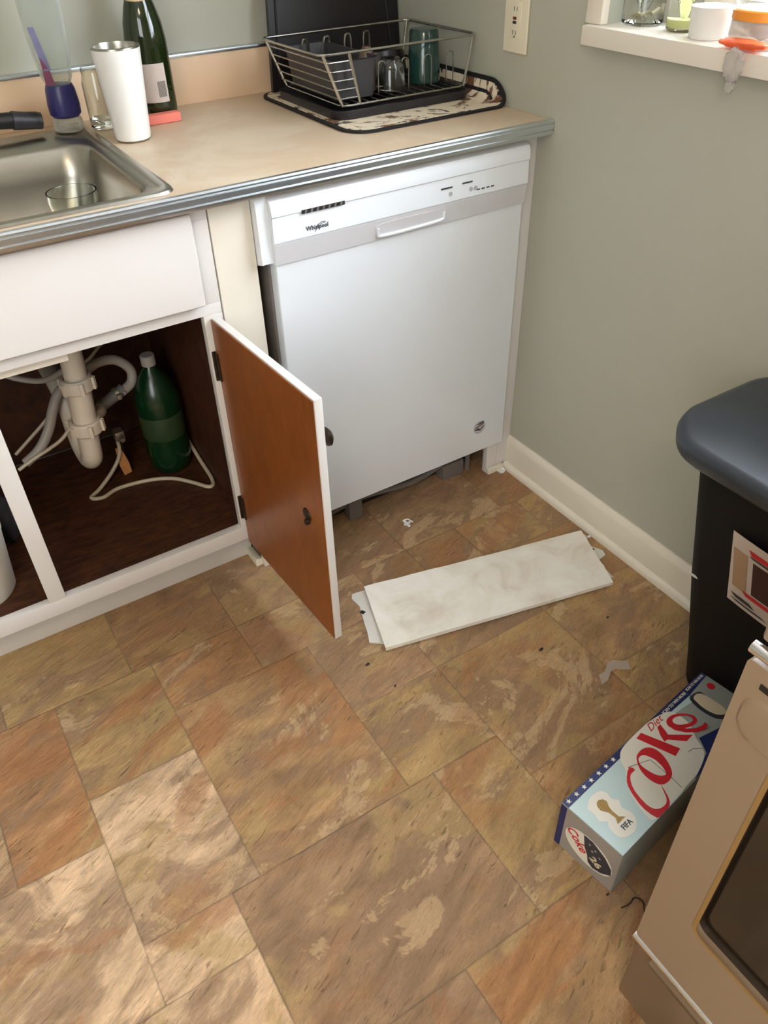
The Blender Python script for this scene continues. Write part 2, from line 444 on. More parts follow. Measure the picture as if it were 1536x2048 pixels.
# ================================================================ the room
TINT = dict(cream=(248, 216, 182), light=(248, 216, 184), tan=(192, 154, 112), olive=(188, 158, 110), taupe=(176, 144, 116), brown=(166, 130, 94), rust=(190, 142, 100))  # cream and light: pale stone, brightened further for daylight at near left
TINT = {k: tuple(.72 * a + .28 * b for a, b in zip(v, (188, 153, 115))) for k, v in TINT.items()}
tiles = [
 (-3.2,-1.75,-.14,.61,'brown',.3), (-1.75,-1.40,-.14,.61,'taupe',.2), (-1.40,-1.14,-.14,.61,'olive',.2), (-1.14,-.90,-.14,.61,'brown',.3), (-.90,-.66,-.14,.61,'taupe',.3),
 (-.66,-.44,-.14,.61,'brown',.2), (-.44,-.137,-.14,.61,'taupe',.1), (-.137,0,-.14,.61,'brown',.5),
 (-3.2,-1.7,-.485,-.14,'taupe',.4), (-1.7,-1.455,-.485,-.14,'taupe',.2), (-1.455,-1.306,-.485,-.14,'rust',1.),
 (-1.306,-1.10,-.388,-.14,'olive',.9), (-1.306,-1.10,-.688,-.388,'light',.7),
 (-1.10,-.90,-.283,-.14,'rust',.6), (-1.10,-.795,-.688,-.283,'tan',.9), (-.90,-.59,-.283,-.14,'taupe',.5),
 (-.795,-.59,-.486,-.283,'taupe',.3), (-.59,-.44,-.285,-.14,'brown',.8), (-.59,-.29,-.486,-.285,'taupe',.4), (-.44,-.29,-.285,-.14,'brown',.8),
 (-.29,-.09,-.285,-.14,'olive',.8), (-.09,0,-.285,-.14,'olive',.2), (-.29,0,-.486,-.285,'tan',.7),
 (-.795,-.59,-.688,-.486,'olive',.5), (-.59,-.29,-.79,-.486,'tan',.8), (-.29,0,-.69,-.486,'tan',.7), (-.29,0,-.79,-.69,'olive',.3),
 (-1.306,-1.153,-.79,-.688,'light',.8), (-1.153,-.742,-.993,-.688,'taupe',.4), (-.742,-.59,-.993,-.688,'olive',.8),
 (-.59,-.29,-.993,-.79,'tan',.6), (-.29,0,-.993,-.79,'tan',.4),
 (-1.7,-1.306,-.79,-.485,'light',.8), (-3.2,-1.7,-.79,-.485,'tan',.5), (-1.45,-1.153,-1.09,-.79,'light',.3), (-1.7,-1.45,-1.09,-.79,'cream',.5), (-3.2,-1.7,-1.09,-.79,'cream',.5),
 (-1.153,-.896,-1.2,-.993,'taupe',.5), (-.896,-.59,-1.2,-.993,'tan',1.), (-.59,0,-1.2,-.993,'brown',.3), (-3.2,-1.45,-1.2,-1.09,'cream',.4), (-1.45,-1.153,-1.2,-1.09,'tan',.4),
]
for i in range(4):
    for j in range(3):
        tiles.append((-3.2 + i * .8, -3.2 + (i + 1) * .8, -3.2 + j * 2 / 3, -3.2 + (j + 1) * 2 / 3, ('tan', 'cream', 'taupe')[(i + j) % 3], .5))
bm = nb()
verts = []; faces = []; fa = []
for (x0, x1, y0, y1, tn, ru) in tiles:
    g = .0036; off = (random.uniform(-9, 9), random.uniform(-9, 9), random.uniform(-9, 9)); c = lin(TINT[tn]); k = random.uniform(.96, 1.05)
    b = len(verts)
    verts += [(x0, y0, 0), (x1, y0, 0), (x1, y1, 0), (x0, y1, 0), (x0 + g, y0 + g, 0), (x1 - g, y0 + g, 0), (x1 - g, y1 - g, 0), (x0 + g, y1 - g, 0)]
    for f, s in (((4, 5, 6, 7), (0, 0, 0, 0)), ((0, 1, 5, 4), (1, 1, 0, 0)), ((1, 2, 6, 5), (1, 1, 0, 0)), ((2, 3, 7, 6), (1, 1, 0, 0)), ((3, 0, 4, 7), (1, 1, 0, 0))):
        faces.append([b + i for i in f]); fa.append((s, off, (c[0] * k, c[1] * k, c[2] * k, ru)))
bm.free()
me = bpy.data.meshes.new('floor'); me.from_pydata(verts, [], faces)
for an, at in (('tint', 'FLOAT_COLOR'), ('toff', 'FLOAT_VECTOR'), ('seam', 'FLOAT')): me.attributes.new(an, at, 'CORNER')
ac, ao, as_ = (me.attributes[n_] for n_ in ('tint', 'toff', 'seam'))
li = 0
for f, (s, off, c) in zip(faces, fa):
    for q in range(4):
        ac.data[li].color = c; ao.data[li].vector = off; as_.data[li].value = s[q]; li += 1
me.materials.append(M['floor'])
fl = bpy.data.objects.new('floor', me); C.objects.link(fl); fl['kind'] = 'structure'

YB = .595
struct('wall_back', box(nb(), -3.3, .15, YB, YB + .12, 0, 2.45), 'wall', smooth=False)
WY0, WY1, WZ0, WZ1 = -1.55, -.155, 1.091, 2.05   # window opening
bm = nb(); box(bm, 0, .15, WY1, YB, 0, 2.45); box(bm, 0, .15, WY0, WY1, 0, WZ0 - .03); box(bm, 0, .15, WY0, WY1, WZ1, 2.45); box(bm, 0, .15, -3.2, WY0, 0, 2.45)
struct('wall_right', bm, 'wall', smooth=False)
struct('wall_left', box(nb(), -3.3, -3.2, -3.2, YB, 0, 2.45), 'wall', smooth=False)
struct('wall_front', box(nb(), -3.3, .15, -3.3, -3.2, 0, 2.45), 'wall', smooth=False)
struct('ceiling', box(nb(), -3.3, .15, -3.3, YB + .12, 2.45, 2.55), 'ceil', smooth=False)
# baseboard of the right wall: tall board with eased top and a separate shoe
bm = nb(); sweep_profile(bm, [(0, 0), (-.011, 0), (-.012, .012), (-.0115, .078), (-.010, .088), (-.006, .095), (-.004, .1), (0, .1)], -3.2, .0, 'Y')
struct('baseboard_right', bm, 'trim')
bm = nb(); sweep_profile(bm, [(-.0115, 0), (-.0235, 0), (-.0232, .007), (-.021, .013), (-.017, .017), (-.0115, .019)], -3.2, -.003, 'Y')
struct('trim_1', bm, 'trim')
# window
win = struct('window_1', (lambda b: (box(b, .085, .125, WY0, WY0 + .05, WZ0, WZ1, .003), box(b, .085, .125, WY1 - .05, WY1, WZ0, WZ1, .003), box(b, .085, .125, WY0 + .05, WY1 - .05, WZ0, WZ0 + .05, .003),
     box(b, .085, .125, WY0 + .05, WY1 - .05, WZ1 - .05, WZ1, .003), box(b, .085, .125, WY0 + .05, WY1 - .05, 1.55, 1.59, .003), b)[-1])(nb()), 'sill')
obj('pane', box(nb(), .103, .107, WY0 + .05, WY1 - .05, WZ0 + .05, 1.55), 'pane', win)
obj('pane', box(nb(), .103, .107, WY0 + .05, WY1 - .05, 1.59, WZ1 - .05), 'pane', win)
struct('trim_2', box(nb(), -.034, .125, WY0 - .03, -.128, 1.058, 1.0905, .003), 'sill')          # the sill board
bm = nb(); box(bm, -.018, .0005, -.158, -.118, 1.0905, 2.12, .003)
box(bm, -.018, .0005, WY0 - .03, -.118, WZ1, 2.12, .003); box(bm, -.018, .0005, WY0 - .04, WY0, 1.0905, 2.12, .003)
struct('trim_3', bm, 'sill')

# ================================================================ counter
ct = thing('countertop', 'tan laminate countertop with ribbed metal edge strip and low tan backsplash', 'countertop', (-1.2, .27, .866))
SX0, SX1, SY0, SY1 = -1.62, -.825, -.004, .505          # hole under the sink rim
bm = nb()
for r in ((-2.4, SX0, -.042, YB), (SX1, -.001, -.042, YB), (SX0, SX1, -.042, SY0), (SX0, SX1, SY1, YB)):
    box(bm, *r, .884, H)
obj('laminate_top', bm, 'lam', ct, smooth=False)
prof = [(-.042, .881), (-.042, H + .0004), (-.036, H + .0004), (-.036, H + .0018), (-.0445, H + .0018), (-.0475, H - .001), (-.0475, H - .004), (-.0458, H - .0055), (-.0475, H - .007), (-.0475, H - .0165), (-.0458, H - .018), (-.0475, H - .0195), (-.0475, H - .0225), (-.045, .8805)]
obj('metal_edge_trim', sweep_profile(nb(), prof, -2.4, -.001), 'alum', ct)
obj('backsplash', box(nb(), -2.4, -.001, YB - .02, YB - .0005, H, H + .096, .001), 'splash', ct)
obj('backsplash_cap', box(nb(), -2.4, -.001, YB - .024, YB - .0002, H + .096, H + .103, .0015), 'alum', ct, label='thin metal cap strip')
obj('front_rail', box(nb(), -.675, -.001, -.008, .012, .8695, .884), 'cab', ct)

wc = thing('shade_cabinet', 'unseen white wall cabinet added above the dish rack to shade the corner', 'cabinet', (-.34, .44, 1.40))  # out of view, added to shade the counter corner and walls
obj('shade_cabinet_box', box(nb(), -.70, -.002, .285, .594, 1.40, 2.2, .002), 'cab', wc)
for xa, xb_ in ((-.697, -.352), (-.348, -.005)):
    dd = obj('door', box(nb(), xa, xb_, .266, .2845, 1.405, 2.195, .004), 'cab', wc)
    obj('knob', lathe(nb(), [(0, 0), (.006, 0), (.006, .01), (.015, .018), (.012, .025), (0, .026)], (0, 0, 0), 20, Matrix.Translation(((xa + xb_) / 2 + .14 * (1 if xa < -.5 else -1), .266, 1.46)) @ Matrix.Rotation(PI / 2, 4, 'X')), 'hinge', dd)

# ================================================================ sink
sk = thing('kitchen_sink', 'stainless steel kitchen sink dropped into the tan counter', 'sink', (-1.2, .24, H))
zt = H + .004
def L3(pts, z): return [(x, y, z) for x, y in pts]
def rect_loop(x0, x1, y0, y1, r, z, n=6): return L3(rrect(x1 - x0, y1 - y0, r, n, (x0 + x1) / 2, (y0 + y1) / 2), z)
ox0, ox1, oy0, oy1 = -1.64, -.811, -.019, .522
bm = nb()
loft(bm, [rect_loop(ox0, ox1, oy0, oy1, .03, H + .0006), rect_loop(ox0 + .002, ox1 - .002, oy0 + .002, oy1 - .002, .03, zt + .001), rect_loop(ox0 + .012, ox1 - .012, oy0 + .012, oy1 - .012, .028, zt + .0025),
          rect_loop(ox0 + .019, ox1 - .019, oy0 + .019, oy1 - .019, .026, zt), rect_loop(ox0 + .024, ox1 - .024, oy0 + .022, oy1 - .022, .026, zt - .002),
          rect_loop(ox0 + .028, ox1 - .034, oy0 + .024, .40, .045, zt - .002), rect_loop(ox0 + .036, ox1 - .042, oy0 + .032, .392, .05, zt - .010),
          rect_loop(ox0 + .042, ox1 - .050, oy0 + .04, .385, .055, zt - .06), rect_loop(ox0 + .05, ox1 - .060, oy0 + .05, .375, .06, zt - .145),
          rect_loop(ox0 + .07, ox1 - .085, oy0 + .075, .35, .06, zt - .163), rect_loop(ox0 + .3, ox1 - .3, .12, .22, .03, zt - .168)], cap0=False)
obj('basin', bm, 'steel', sk, angle=50)
bm = nb(); lathe(bm, [(0, .001), (.03, .001), (.033, .004), (.044, .005), (.046, .002), (.046, 0)], (-1.19, .17, zt - .168), 32)
obj('strainer', bm, 'chrome', sk)
# black faucet spout and lever lying along the back ledge
fa_ = thing('faucet', 'black sink faucet spout reaching in from the left over the back ledge', 'faucet', (-1.18, .49, H))
obj('base', lathe(nb(), [(0, .006), (.03, .006), (.03, .016), (.024, .024), (.02, .06), (0, .062)], (-1.18, .49, H), 32), 'black', fa_)
obj('spout', tube(nb(), [(-1.18, .49, .955), (-1.10, .485, .958), (-1.02, .485, .953), (-.96, .487, .948), (-.912, .49, .941)], lambda t: .0125 + .004 * t, 16, 5), 'black', fa_)
obj('spray_head', tube(nb(), [(-.96, .487, .948), (-.935, .488, .944), (-.905, .49, .9395)], lambda t: .0175 - .002 * t, 18, 3), 'blackm', fa_)

# ================================================================ sink cabinet
cb = thing('sink_cabinet', 'white painted sink cabinet with its right door standing open', 'cabinet', (-1.2, .3, 0))
bm = nb()
xl = -2.0
box(bm, xl, -.7625, 0, .019, .108, .1455, .001); box(bm, xl, -.7625, 0, .019, .672, .694, .001); box(bm, xl, -.7625, 0, .019, .85, .8835, .001)
box(bm, -.801, -.7625, 0, .019, .1455, .672, .001); box(bm, -.801, -.7625, 0, .019, .694, .85, .001); box(bm, -1.238, -1.2035, 0, .019, .1455, .672, .001); box(bm, xl, -1.66, 0, .019, .1455, .85, .001)
obj('face_frame', bm, 'cab', cb)
obj('false_drawer_front', box(nb(), -1.655, -.797, -.019, -.0005, .699, .868, .006, 3), 'cab', cb)
bm = nb()
box(bm, -.7765, -.7625, .0195, .57, .109, .884); box(bm, xl, xl + .014, .0195, .57, .109, .884); box(bm, xl + .014, -.7765, .556, .57, .145, .884)
obj('carcass', bm, 'inside', cb, smooth=False, label='dark brown plywood interior')
obj('cabinet_floor', box(nb(), xl + .014, -.7765, .0195, .556, .124, .1405), 'insfloor', cb, label='worn dark brown bottom board')
obj('rail_cleat', box(nb(), -1.63, -1.055, .0195, .050, .650, .693, .002), 'filler', cb)
obj('toe_board', box(nb(), xl, -.7625, .066, .08, 0, .108, .001), 'kick', cb)
obj('filler_panel', box(nb(), -.7595, -.679, .0, .018, .0, .8835, .0015), 'filler', cb, label='narrow cream white filler board')
# quarter-round offcut at the foot of the filler
bm = nb(); sweep_profile(bm, [(-.776, 0), (-.752, 0), (-.7525, .008), (-.757, .016), (-.765, .021), (-.776, .023)], .012, .065, 'Y')
bm2 = bm
trim_piece = single('quarter_round_offcut', bm2, 'trim', 'short white quarter-round trim stub on the floor at the open door hinge', 'trim piece', (-.76, .03, 0))
# door: swung open a little past square
hx, hy = -.7905, -.0005; ex, ey = -.7715, -.379
dirv = Vector((ex - hx, ey - hy, 0)); DW_ = dirv.length; dirv.normalize(); nrm = Vector((-dirv.y, dirv.x, 0))
if nrm.x < 0: nrm = -nrm
DF = Matrix(((dirv.x, nrm.x, 0, hx), (dirv.y, nrm.y, 0, hy), (0, 0, 1, 0), (0, 0, 0, 1)))   # x along width, y through thickness (outwards), z up
dz0, dz1 = .100, .668
bm = nb(); box(bm, .003, DW_, .0025, .018, dz0, dz1, .002, 2, DF)
door = obj('door', bm, 'cab', cb, label='open door with white face and edges')
obj('inner_face', box(nb(), .004, DW_ - .003, .0, .0028, dz0 + .003, dz1 - .003, 0, 2, DF), 'doorback', door, label='brown varnished inner face')
for zc in (.565, .205):
    b = nb(); box(b, -.004, .014, -.003, .001, zc - .03, zc + .03, .001, 2, DF); tube(b, [DF @ Vector((-.002, -.003, zc - .032)), DF @ Vector((-.002, -.003, zc + .032))], .0045, 10)
    obj('hinge', b, 'hinge', door)
b = nb(); lathe(b, [(0, 0), (.007, 0), (.006, .010), (.009, .014), (.0165, .019), (.0175, .024), (.012, .029), (0, .031)], (0, 0, 0), 28, DF @ Matrix.Translation((DW_ - .035, .018, .565)) @ Matrix.Rotation(-PI / 2, 4, 'X'))
obj('knob', b, 'hinge', door)
b = nb(); lathe(b, [(0, .003), (.013, .002), (.0145, 0)], (0, 0, 0), 20, DF @ Matrix.Translation((.317, -.0002, .392)) @ Matrix.Rotation(PI / 2, 4, 'X'))
lathe(b, [(0, .009), (.0055, .009), (.0065, .002)], (0, 0, 0), 14, DF @ Matrix.Translation((.323, -.0002, .381)) @ Matrix.Rotation(PI / 2, 4, 'X'))
obj('catch', b, 'hinge', door, label='small metal roller catch')

# ================================================================ dishwasher
dw = thing('dishwasher', 'white built-in dishwasher with front control panel and missing toe kick', 'dishwasher', (-.35, .25, 0))
dx0, dx1 = -.6515, -.0485
obj('tub', box(nb(), dx0 - .004, dx1 + .004, .006, .55, .112, .855, .002), 'tub', dw)
bm = nb(); box(bm, dx0, dx1, -.024, .0055, .109, .748, .004, 3)
obj('door_panel', bm, 'white', dw)
prof = [(.004, .868), (-.018, .868), (-.027, .864), (-.032, .856), (-.0335, .845), (-.0335, .8365), (-.0305, .834), (-.0325, .788), (-.0305, .785), (-.026, .7445), (-.010, .7445), (.004, .75)]
con = obj('control_panel', sweep_profile(nb(), prof, dx0 - .002, dx1 + .002), 'white2', dw, angle=25)
# side cheek of the console, wider at the back
obj('console_cheek', sweep_profile(nb(), [(.0035, .870), (-.014, .870), (-.020, .860), (-.023, .75), (.0035, .742)], dx0 - .026, dx0 - .0025), 'white2', dw)
obj('lower_lip', sweep_profile(nb(), [(-.0262, .7453), (-.0309, .7848), (-.0318, .7848), (-.0272, .7445)], dx0 - .001, dx1 + .001), 'grey', dw, label='band under the controls with its shading painted light grey')  # shading of the inward-sloping band is put into its grey
# pocket handle: recess rim and scoop with its shade painted grey
fr = frame((-.3475, -.0296, .7655), (1, 0, 0), (0, -.11, 1))
b = nb(); prism(b, smoothloop([(-.078, -.002), (-.074, .0115), (.074, .0115), (.079, .004), (.073, -.009), (-.070, -.011)], 3), fr, .0012)
obj('handle_scoop', b, 'grey', dw, label='shallow finger scoop with its shade painted grey')
b = nb(); tube(b, [fr @ Vector(p) for p in ((-.080, .004, .001), (-.079, -.006, .002), (-.072, -.0125, .003), (0, -.0125, .0035), (.072, -.0105, .003), (.08, -.002, .002), (.081, .006, .001))], .0034, 8, 5)
obj('handle_lip', b, 'white', dw)
fr = frame((-.547, -.0338, .8352), (1, 0, 0), (0, 0, 1))
b = nb(); prism(b, [(-.046, -.0035), (.046, -.0035), (.046, .0035), (-.046, .0035)], fr, .0006)
vent = obj('vent', b, 'dark', dw, label='dark slotted vent')
b = nb()
for k in range(7): prism(b, [(-.04 + k * .0125, -.003), (-.036 + k * .0125, -.003), (-.034 + k * .0125, .003), (-.038 + k * .0125, .003)], fr @ Matrix.Translation((0, 0, .0005)), .0006)
obj('vent_slat', b, 'tub', vent)
fr = frame((-.562, -.0324, .802), (1, 0, 0), (0, .03, 1))
b = text_bm('Whirlpool', .0115, fr, .0004, bold=.0002)
logo = obj('maker_logo', b, 'ink', dw)
b = nb(); tube(b, [fr @ Vector(p) for p in ((-.006, -.0085, .0004), (.0, -.002, .0004), (.010, .0045, .0004), (.018, .0055, .0004), (.012, .0075, .0004), (.002, .0035, .0004), (-.004, -.004, .0004))], .0005, 5, 4)
obj('logo_swirl', b, 'ink', logo)
for (cx, cz, wd, ht) in ((-.262, .816, .028, .003), (-.210, .818, .026, .003)):
    b = nb(); f2 = frame((cx, -.0319, cz), (1, 0, 0), (0, .03, 1)); prism(b, [(-wd / 2, -ht / 2), (wd / 2, -ht / 2), (wd / 2, ht / 2), (-wd / 2, ht / 2)], f2, .0006)
    obj('button_caption', b, 'ink', dw)
for k in range(4):
    b = nb()
    f2 = frame((-.181 + k * .0125, -.0322, .799), (1, 0, 0), (0, .03, 1)); prism(b, [(-.004, -.0012), (.004, -.0012), (.004, .0012), (-.004, .0012)], f2, .0006); obj('button_caption', b, 'ink', dw)
for cx in (-.252, -.200, -.188):
    b = nb(); f2 = frame((cx, -.0322, .803), (1, 0, 0), (0, .03, 1)); prism(b, circle(.0045, 16), f2, .0005); obj('button', b, 'lightink', dw)
f2 = frame((-.131, -.0242, .186), (1, 0, 0), (0, 0, 1))
b = nb(); ringprism(b, circle(.019, 32), circle(.0125, 32), f2, .0004)
bad = obj('round_badge', b, 'lightink', dw, label='round grey service sticker')
b = nb(); prism(b, circle(.0125, 28), f2, .0003); obj('badge_disc', b, 'paper', bad)
b = nb()
for pl in ([(-.012, .010), (-.006, .012), (.012, .0165), (.014, .011), (.0, .0085)], [(-.014, .002), (.012, .010), (.013, .007), (-.012, -.001)], [(-.016, -.003), (-.004, -.002), (.003, -.006), (.011, .003), (.013, -.001), (.002, -.011), (-.005, -.008), (-.014, -.0065)]):
    prism(b, pl, f2 @ Matrix.Translation((0, 0, .0003)), .0003)
obj('badge_mark', b, 'ink', bad)
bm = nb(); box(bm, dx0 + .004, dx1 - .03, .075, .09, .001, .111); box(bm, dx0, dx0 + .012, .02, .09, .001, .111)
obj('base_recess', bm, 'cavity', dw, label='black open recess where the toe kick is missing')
b = nb(); tube(b, [(-.60, .05, .03), (-.45, .055, .045), (-.3, .05, .03), (-.18, .052, .05)], .009, 10, 5); box(b, -.20, -.13, .035, .07, .001, .05, .004); box(b, -.50, -.46, .03, .06, .001, .06, .004)
obj('base_pipework', b, 'tub', dw)
for sx in (-.615, -.11):
    obj('leg', tube(nb(), [(sx, .045, 0), (sx, .045, .11)], .007, 10), 'tub', dw)

# white end panel between dishwasher and wall
ep = thing('end_panel', 'narrow white end panel between the dishwasher and the sage wall', 'panel', (-.03, .01, 0))
obj('stile', box(nb(), -.044, -.0005, .0, .018, .0, .869, .0015), 'cab', ep)
obj('foot_block', box(nb(), -.078, -.0445, .0, .018, .0, .1075, .0015), 'cab', ep)
obj('shoe_strip', box(nb(), -.0785, -.0245, -.0125, -.0005, 0, .018, .004), 'trim', ep)

# ================================================================ bin
bn = thing('trash_bin', 'tall black plastic trash bin with a curved lid against the wall', 'trash bin', (-.17, -.95, 0))
def bin_loop(xf, xb, yA, yB, r, z, bow=0., n=8):
    cx, cy = (xf + xb) / 2, (yA + yB) / 2; w_, h_ = abs(xb - xf), abs(yB - yA)
    pts = rrect(w_, h_, r, n, cx, cy); out = []
    for x, y in pts:
        t = (xb - x) / w_; s = 1 - ((y - cy) / (h_ / 2)) ** 2
        out.append((x - bow * max(0, t - .5) * 2 * s, y, z))
    return out
yA0, yB0 = -.765, -1.10
bm = nb()
loft(bm, [bin_loop(-.178, -.034, yA0 - .025, yB0 + .025, .045, 0, .012), bin_loop(-.187, -.032, yA0 - .012, yB0 + .012, .05, .012, .015), bin_loop(-.20, -.032, yA0 - .005, yB0, .05, .1, .018),
          bin_loop(-.232, -.031, yA0 + .015, yB0 - .01, .05, .3, .02), bin_loop(-.278, -.03, yA0 + .032, yB0 - .02, .05, .575, .022), bin_loop(-.279, -.03, yA0 + .033, yB0 - .021, .05, .588, .022)])
body = obj('body', bm, 'binb', bn, angle=60)
bm = nb()
loft(bm, [bin_loop(-.280, -.028, -.728, -1.125, .06, .572, .024), bin_loop(-.300, -.024, -.706, -1.135, .07, .590, .034), bin_loop(-.312, -.018, -.690, -1.141, .078, .606, .04), bin_loop(-.314, -.016, -.688, -1.142, .08, .622, .04),
          bin_loop(-.310, -.020, -.692, -1.139, .078, .632, .04), bin_loop(-.298, -.028, -.702, -1.13, .072, .636, .038), bin_loop(-.22, -.08, -.78, -1.06, .05, .640, .02)])
obj('lid', bm, 'lid', bn, angle=60)
def bin_x(z, y): # front face x at height z
    pts = [(.1, -.20, .018), (.3, -.232, .02), (.575, -.278, .022)]
    for (z0, a0, b0), (z1, a1, b1) in zip(pts, pts[1:]):
        if z <= z1 or z1 == .575:
            t = (z - z0) / (z1 - z0); cy = -.925; s = 1 - ((y - cy) / .19) ** 2
            return a0 + (a1 - a0) * t - (b0 + (b1 - b0) * t) * max(0, s)
def label_patch(bm, y0, y1, z0, z1, sk=0., lift=.0015, n=8):
    A = []; 
    for lay in (lift, lift + .0006):
        g = [[bm.verts.new((bin_x(z0 + (z1 - z0) * j / 4, y0 + (y1 - y0) * i / n) - lay, y0 + (y1 - y0) * i / n + sk * (1 - j / 4), z0 + (z1 - z0) * j / 4)) for i in range(n + 1)] for j in range(5)]
        for j in range(4):
            for i in range(n): bm.faces.new((g[j][i], g[j][i + 1], g[j + 1][i + 1], g[j + 1][i]))
        A.append(g)
    for j in range(4):
        for e in (0, n): bm.faces.new((A[0][j][e], A[0][j + 1][e], A[1][j + 1][e], A[1][j][e]))
    for i in range(n):
        for e in (0, 4): bm.faces.new((A[0][e][i], A[0][e][i + 1], A[1][e][i + 1], A[1][e][i]))
    bmesh.ops.recalc_face_normals(bm, faces=bm.faces[:]); return bm
lb = obj('label', label_patch(nb(), -.850, -1.03, .345, .500, -.012), 'paper', bn, label='printed paper label peeling on the front')
obj('label_picture', label_patch(nb(), -.857, -.884, .385, .468, -.010, .0023), 'tan', lb)
obj('label_photo', label_patch(nb(), -.896, -.97, .392, .462, -.008, .0023), 'choc', lb, label='dark brown picture')
for a_ in ((-.888, -.97, .380, .388, -.008), (-.885, -.95, .474, .484, -.006)): obj('label_heading', label_patch(nb(), *a_, .0028), 'red', lb)
for a_ in ((-.868, -.905, .362, .369, -.010), (-.87, -.93, .354, .357, -.010), (-.888, -.96, .469, .472, -.006)): obj('label_print', label_patch(nb(), *a_, .0028), 'ink', lb)
bm = nb(); prism(bm, [(-.009, 0), (-.003, .004), (.004, .004), (.009, 0), (.002, -.0018), (-.004, -.002)], frame((bin_x(.327, -.786) - .0012, -.786, .327), (0, -1, 0), (-.15, 0, 1)), .0008)
single('paper_fleck', bm, 'ballw', 'tiny white paper fleck stuck on the black bin', 'paper scrap', (bin_x(.327, -.786) - .001, -.786, .327))

# ================================================================ soda box
BL, BW, BH = .410, .1215, .12
sb = thing('soda_box', 'cardboard twelve-can diet cola box lying on the floor against the bin', 'soda box', (-.641, -.910, 0), math.radians(8.2))
bm = nb(); box(bm, 0, BL, -BW, 0, 0, BH, .0018, 2)
body = obj('carton', bm, 'silver', sb, local=True)
FT = Matrix.Translation((0, 0, BH + .0002))
def up(pts): return [(u, -v) for u, v in pts]
def clip(pts): return [(min(max(u, .0008), BL - .001), min(max(v, .0006), BW - .0006)) for u, v in pts]
b = nb(); prism(b, up([(.001, .0145), (.10, .0125), (.2, .0125), (.345, .016), (.345, .03), (.28, .0205), (.24, .10), (.16, .121), (.001, .121)]), FT, .0002)
obj('ice_panel', b, 'ice', sb, local=True, label='pale ice blue top panel')
b = nb(); prism(b, up([(.0008, .0006), (.409, .0006), (.409, .004), (.345, .0155), (.345, .017), (.2, .0125), (.0008, .0135)]), FT @ Matrix.Translation((0, 0, .0002)), .0002)
prism(b, up([(.3458, .004), (.409, .004), (.409, .0115), (.3458, .0165)]), FT, .0003)
band = obj('navy_band', b, 'navy', sb, local=True)
for u in (.010, .030, .050, .069, .089, .109, .129): obj('star', prism(nb(), star(.0050, u, -.0065), FT @ Matrix.Translation((0, 0, .0004)), .0002), 'ballw', band, local=True)
b = text_bm('SCAN TO WIN MORE', .0082, FT @ Matrix.Translation((.309, -.008, .0004)), .0002, .9, bold=.0002)
obj('band_text', b, 'ballw', band, local=True)
b = text_bm('SCAN TO WIN MORE', .0075, FT @ Matrix.Translation((.377, -.0065, .0005)), .0002, .75, bold=.0002)
obj('band_text', b, 'ballw', band, local=True)
b = nb(); prism(b, up([(.2775, .0794), (.3174, .0902), (.36, .10), (.36, .1208), (.2, .1208), (.235, .112), (.2608, .1043)]), FT @ Matrix.Translation((0, 0, .0002)), .0003)
obj('navy_patch', b, 'navy', sb, local=True)
ballp = clip([(0.1496, 0.0064), (0.1693, 0.002), (0.2055, 0.0008), (0.2408, 0.0015), (0.2746, 0.0083), (0.2903, 0.0186), (0.2908, 0.05), (0.273, 0.0757), (0.2631, 0.0955), (0.2493, 0.1067), (0.2135, 0.1167), (0.1768, 0.1180), (0.1577, 0.1195), (0.1284, 0.1195), (0.1, 0.1196), (0.0827, 0.113), (0.0917, 0.0789), (0.1066, 0.0527), (0.1275, 0.0335), (0.1359, 0.0176)])
b = nb(); prism(b, clipped := [(u, -v) for u, v in clip(smoothloop(ballp, 3))], FT @ Matrix.Translation((0, 0, .0004)), .0003)
ball = obj('football_picture', b, 'ballw', sb, local=True, label='white football graphic')
for pts in ([(0.1347, 0.0325), (0.1759, 0.0486), (0.1738, 0.0907), (0.1704, 0.1145)], [(.2631, .0955), (.25, .085), (.238, .083)]):
    obj('football_seam', tube(nb(), [(u, -v, BH + .0009) for u, v in pts], .0005, 5), 'ink', ball, local=True)
FR = FT @ Matrix.Translation((0, 0, .0008))
Co = [(0.1402, 0.0434), (0.1366, 0.0338), (0.1182, 0.0423), (0.1053, 0.0546), (0.0962, 0.0755), (0.0912, 0.096), (0.0939, 0.1188), (0.1068, 0.1205), (0.1271, 0.1200), (0.1387, 0.1099), (0.149, 0.0881), (0.1361, 0.1075), (0.126, 0.1141), (0.113, 0.1133), (0.1038, 0.1069), (0.1007, 0.0933), (0.1066, 0.0669), (0.1169, 0.0512), (0.1281, 0.0437)]
oo = [(0.16, 0.0322), (0.1708, 0.0276), (0.1849, 0.0277), (0.197, 0.0355), (0.2006, 0.0521), (0.1935, 0.0734), (0.1823, 0.0879), (0.1695, 0.0931), (0.1555, 0.0921), (0.1464, 0.0847), (0.1429, 0.0671), (0.1477, 0.0476)]
oi = [(0.1600, 0.0363), (0.1660, 0.0334), (0.1730, 0.0345), (0.1781, 0.0398), (0.1822, 0.0535), (0.1815, 0.063), (0.1797, 0.0714), (0.1741, 0.0817), (0.1671, 0.0817), (0.1592, 0.0735), (0.1552, 0.0587), (0.1552, 0.0446)]
eo = [(0.2579, 0.0261), (0.269, 0.0196), (0.282, 0.0204), (0.2978, 0.0298), (0.3082, 0.0414), (0.3099, 0.0507), (0.303, 0.0568), (0.2889, 0.0568), (0.2705, 0.047)]
b = nb(); prism(b, up(smoothloop(Co, 2)), FR, .0003); obj('logo_letter', b, 'red', sb, local=True)
b = nb(); ringprism(b, up(smoothloop(oo, 3)), up(smoothloop(oi, 3)), FR, .0003); obj('logo_letter', b, 'red', sb, local=True)
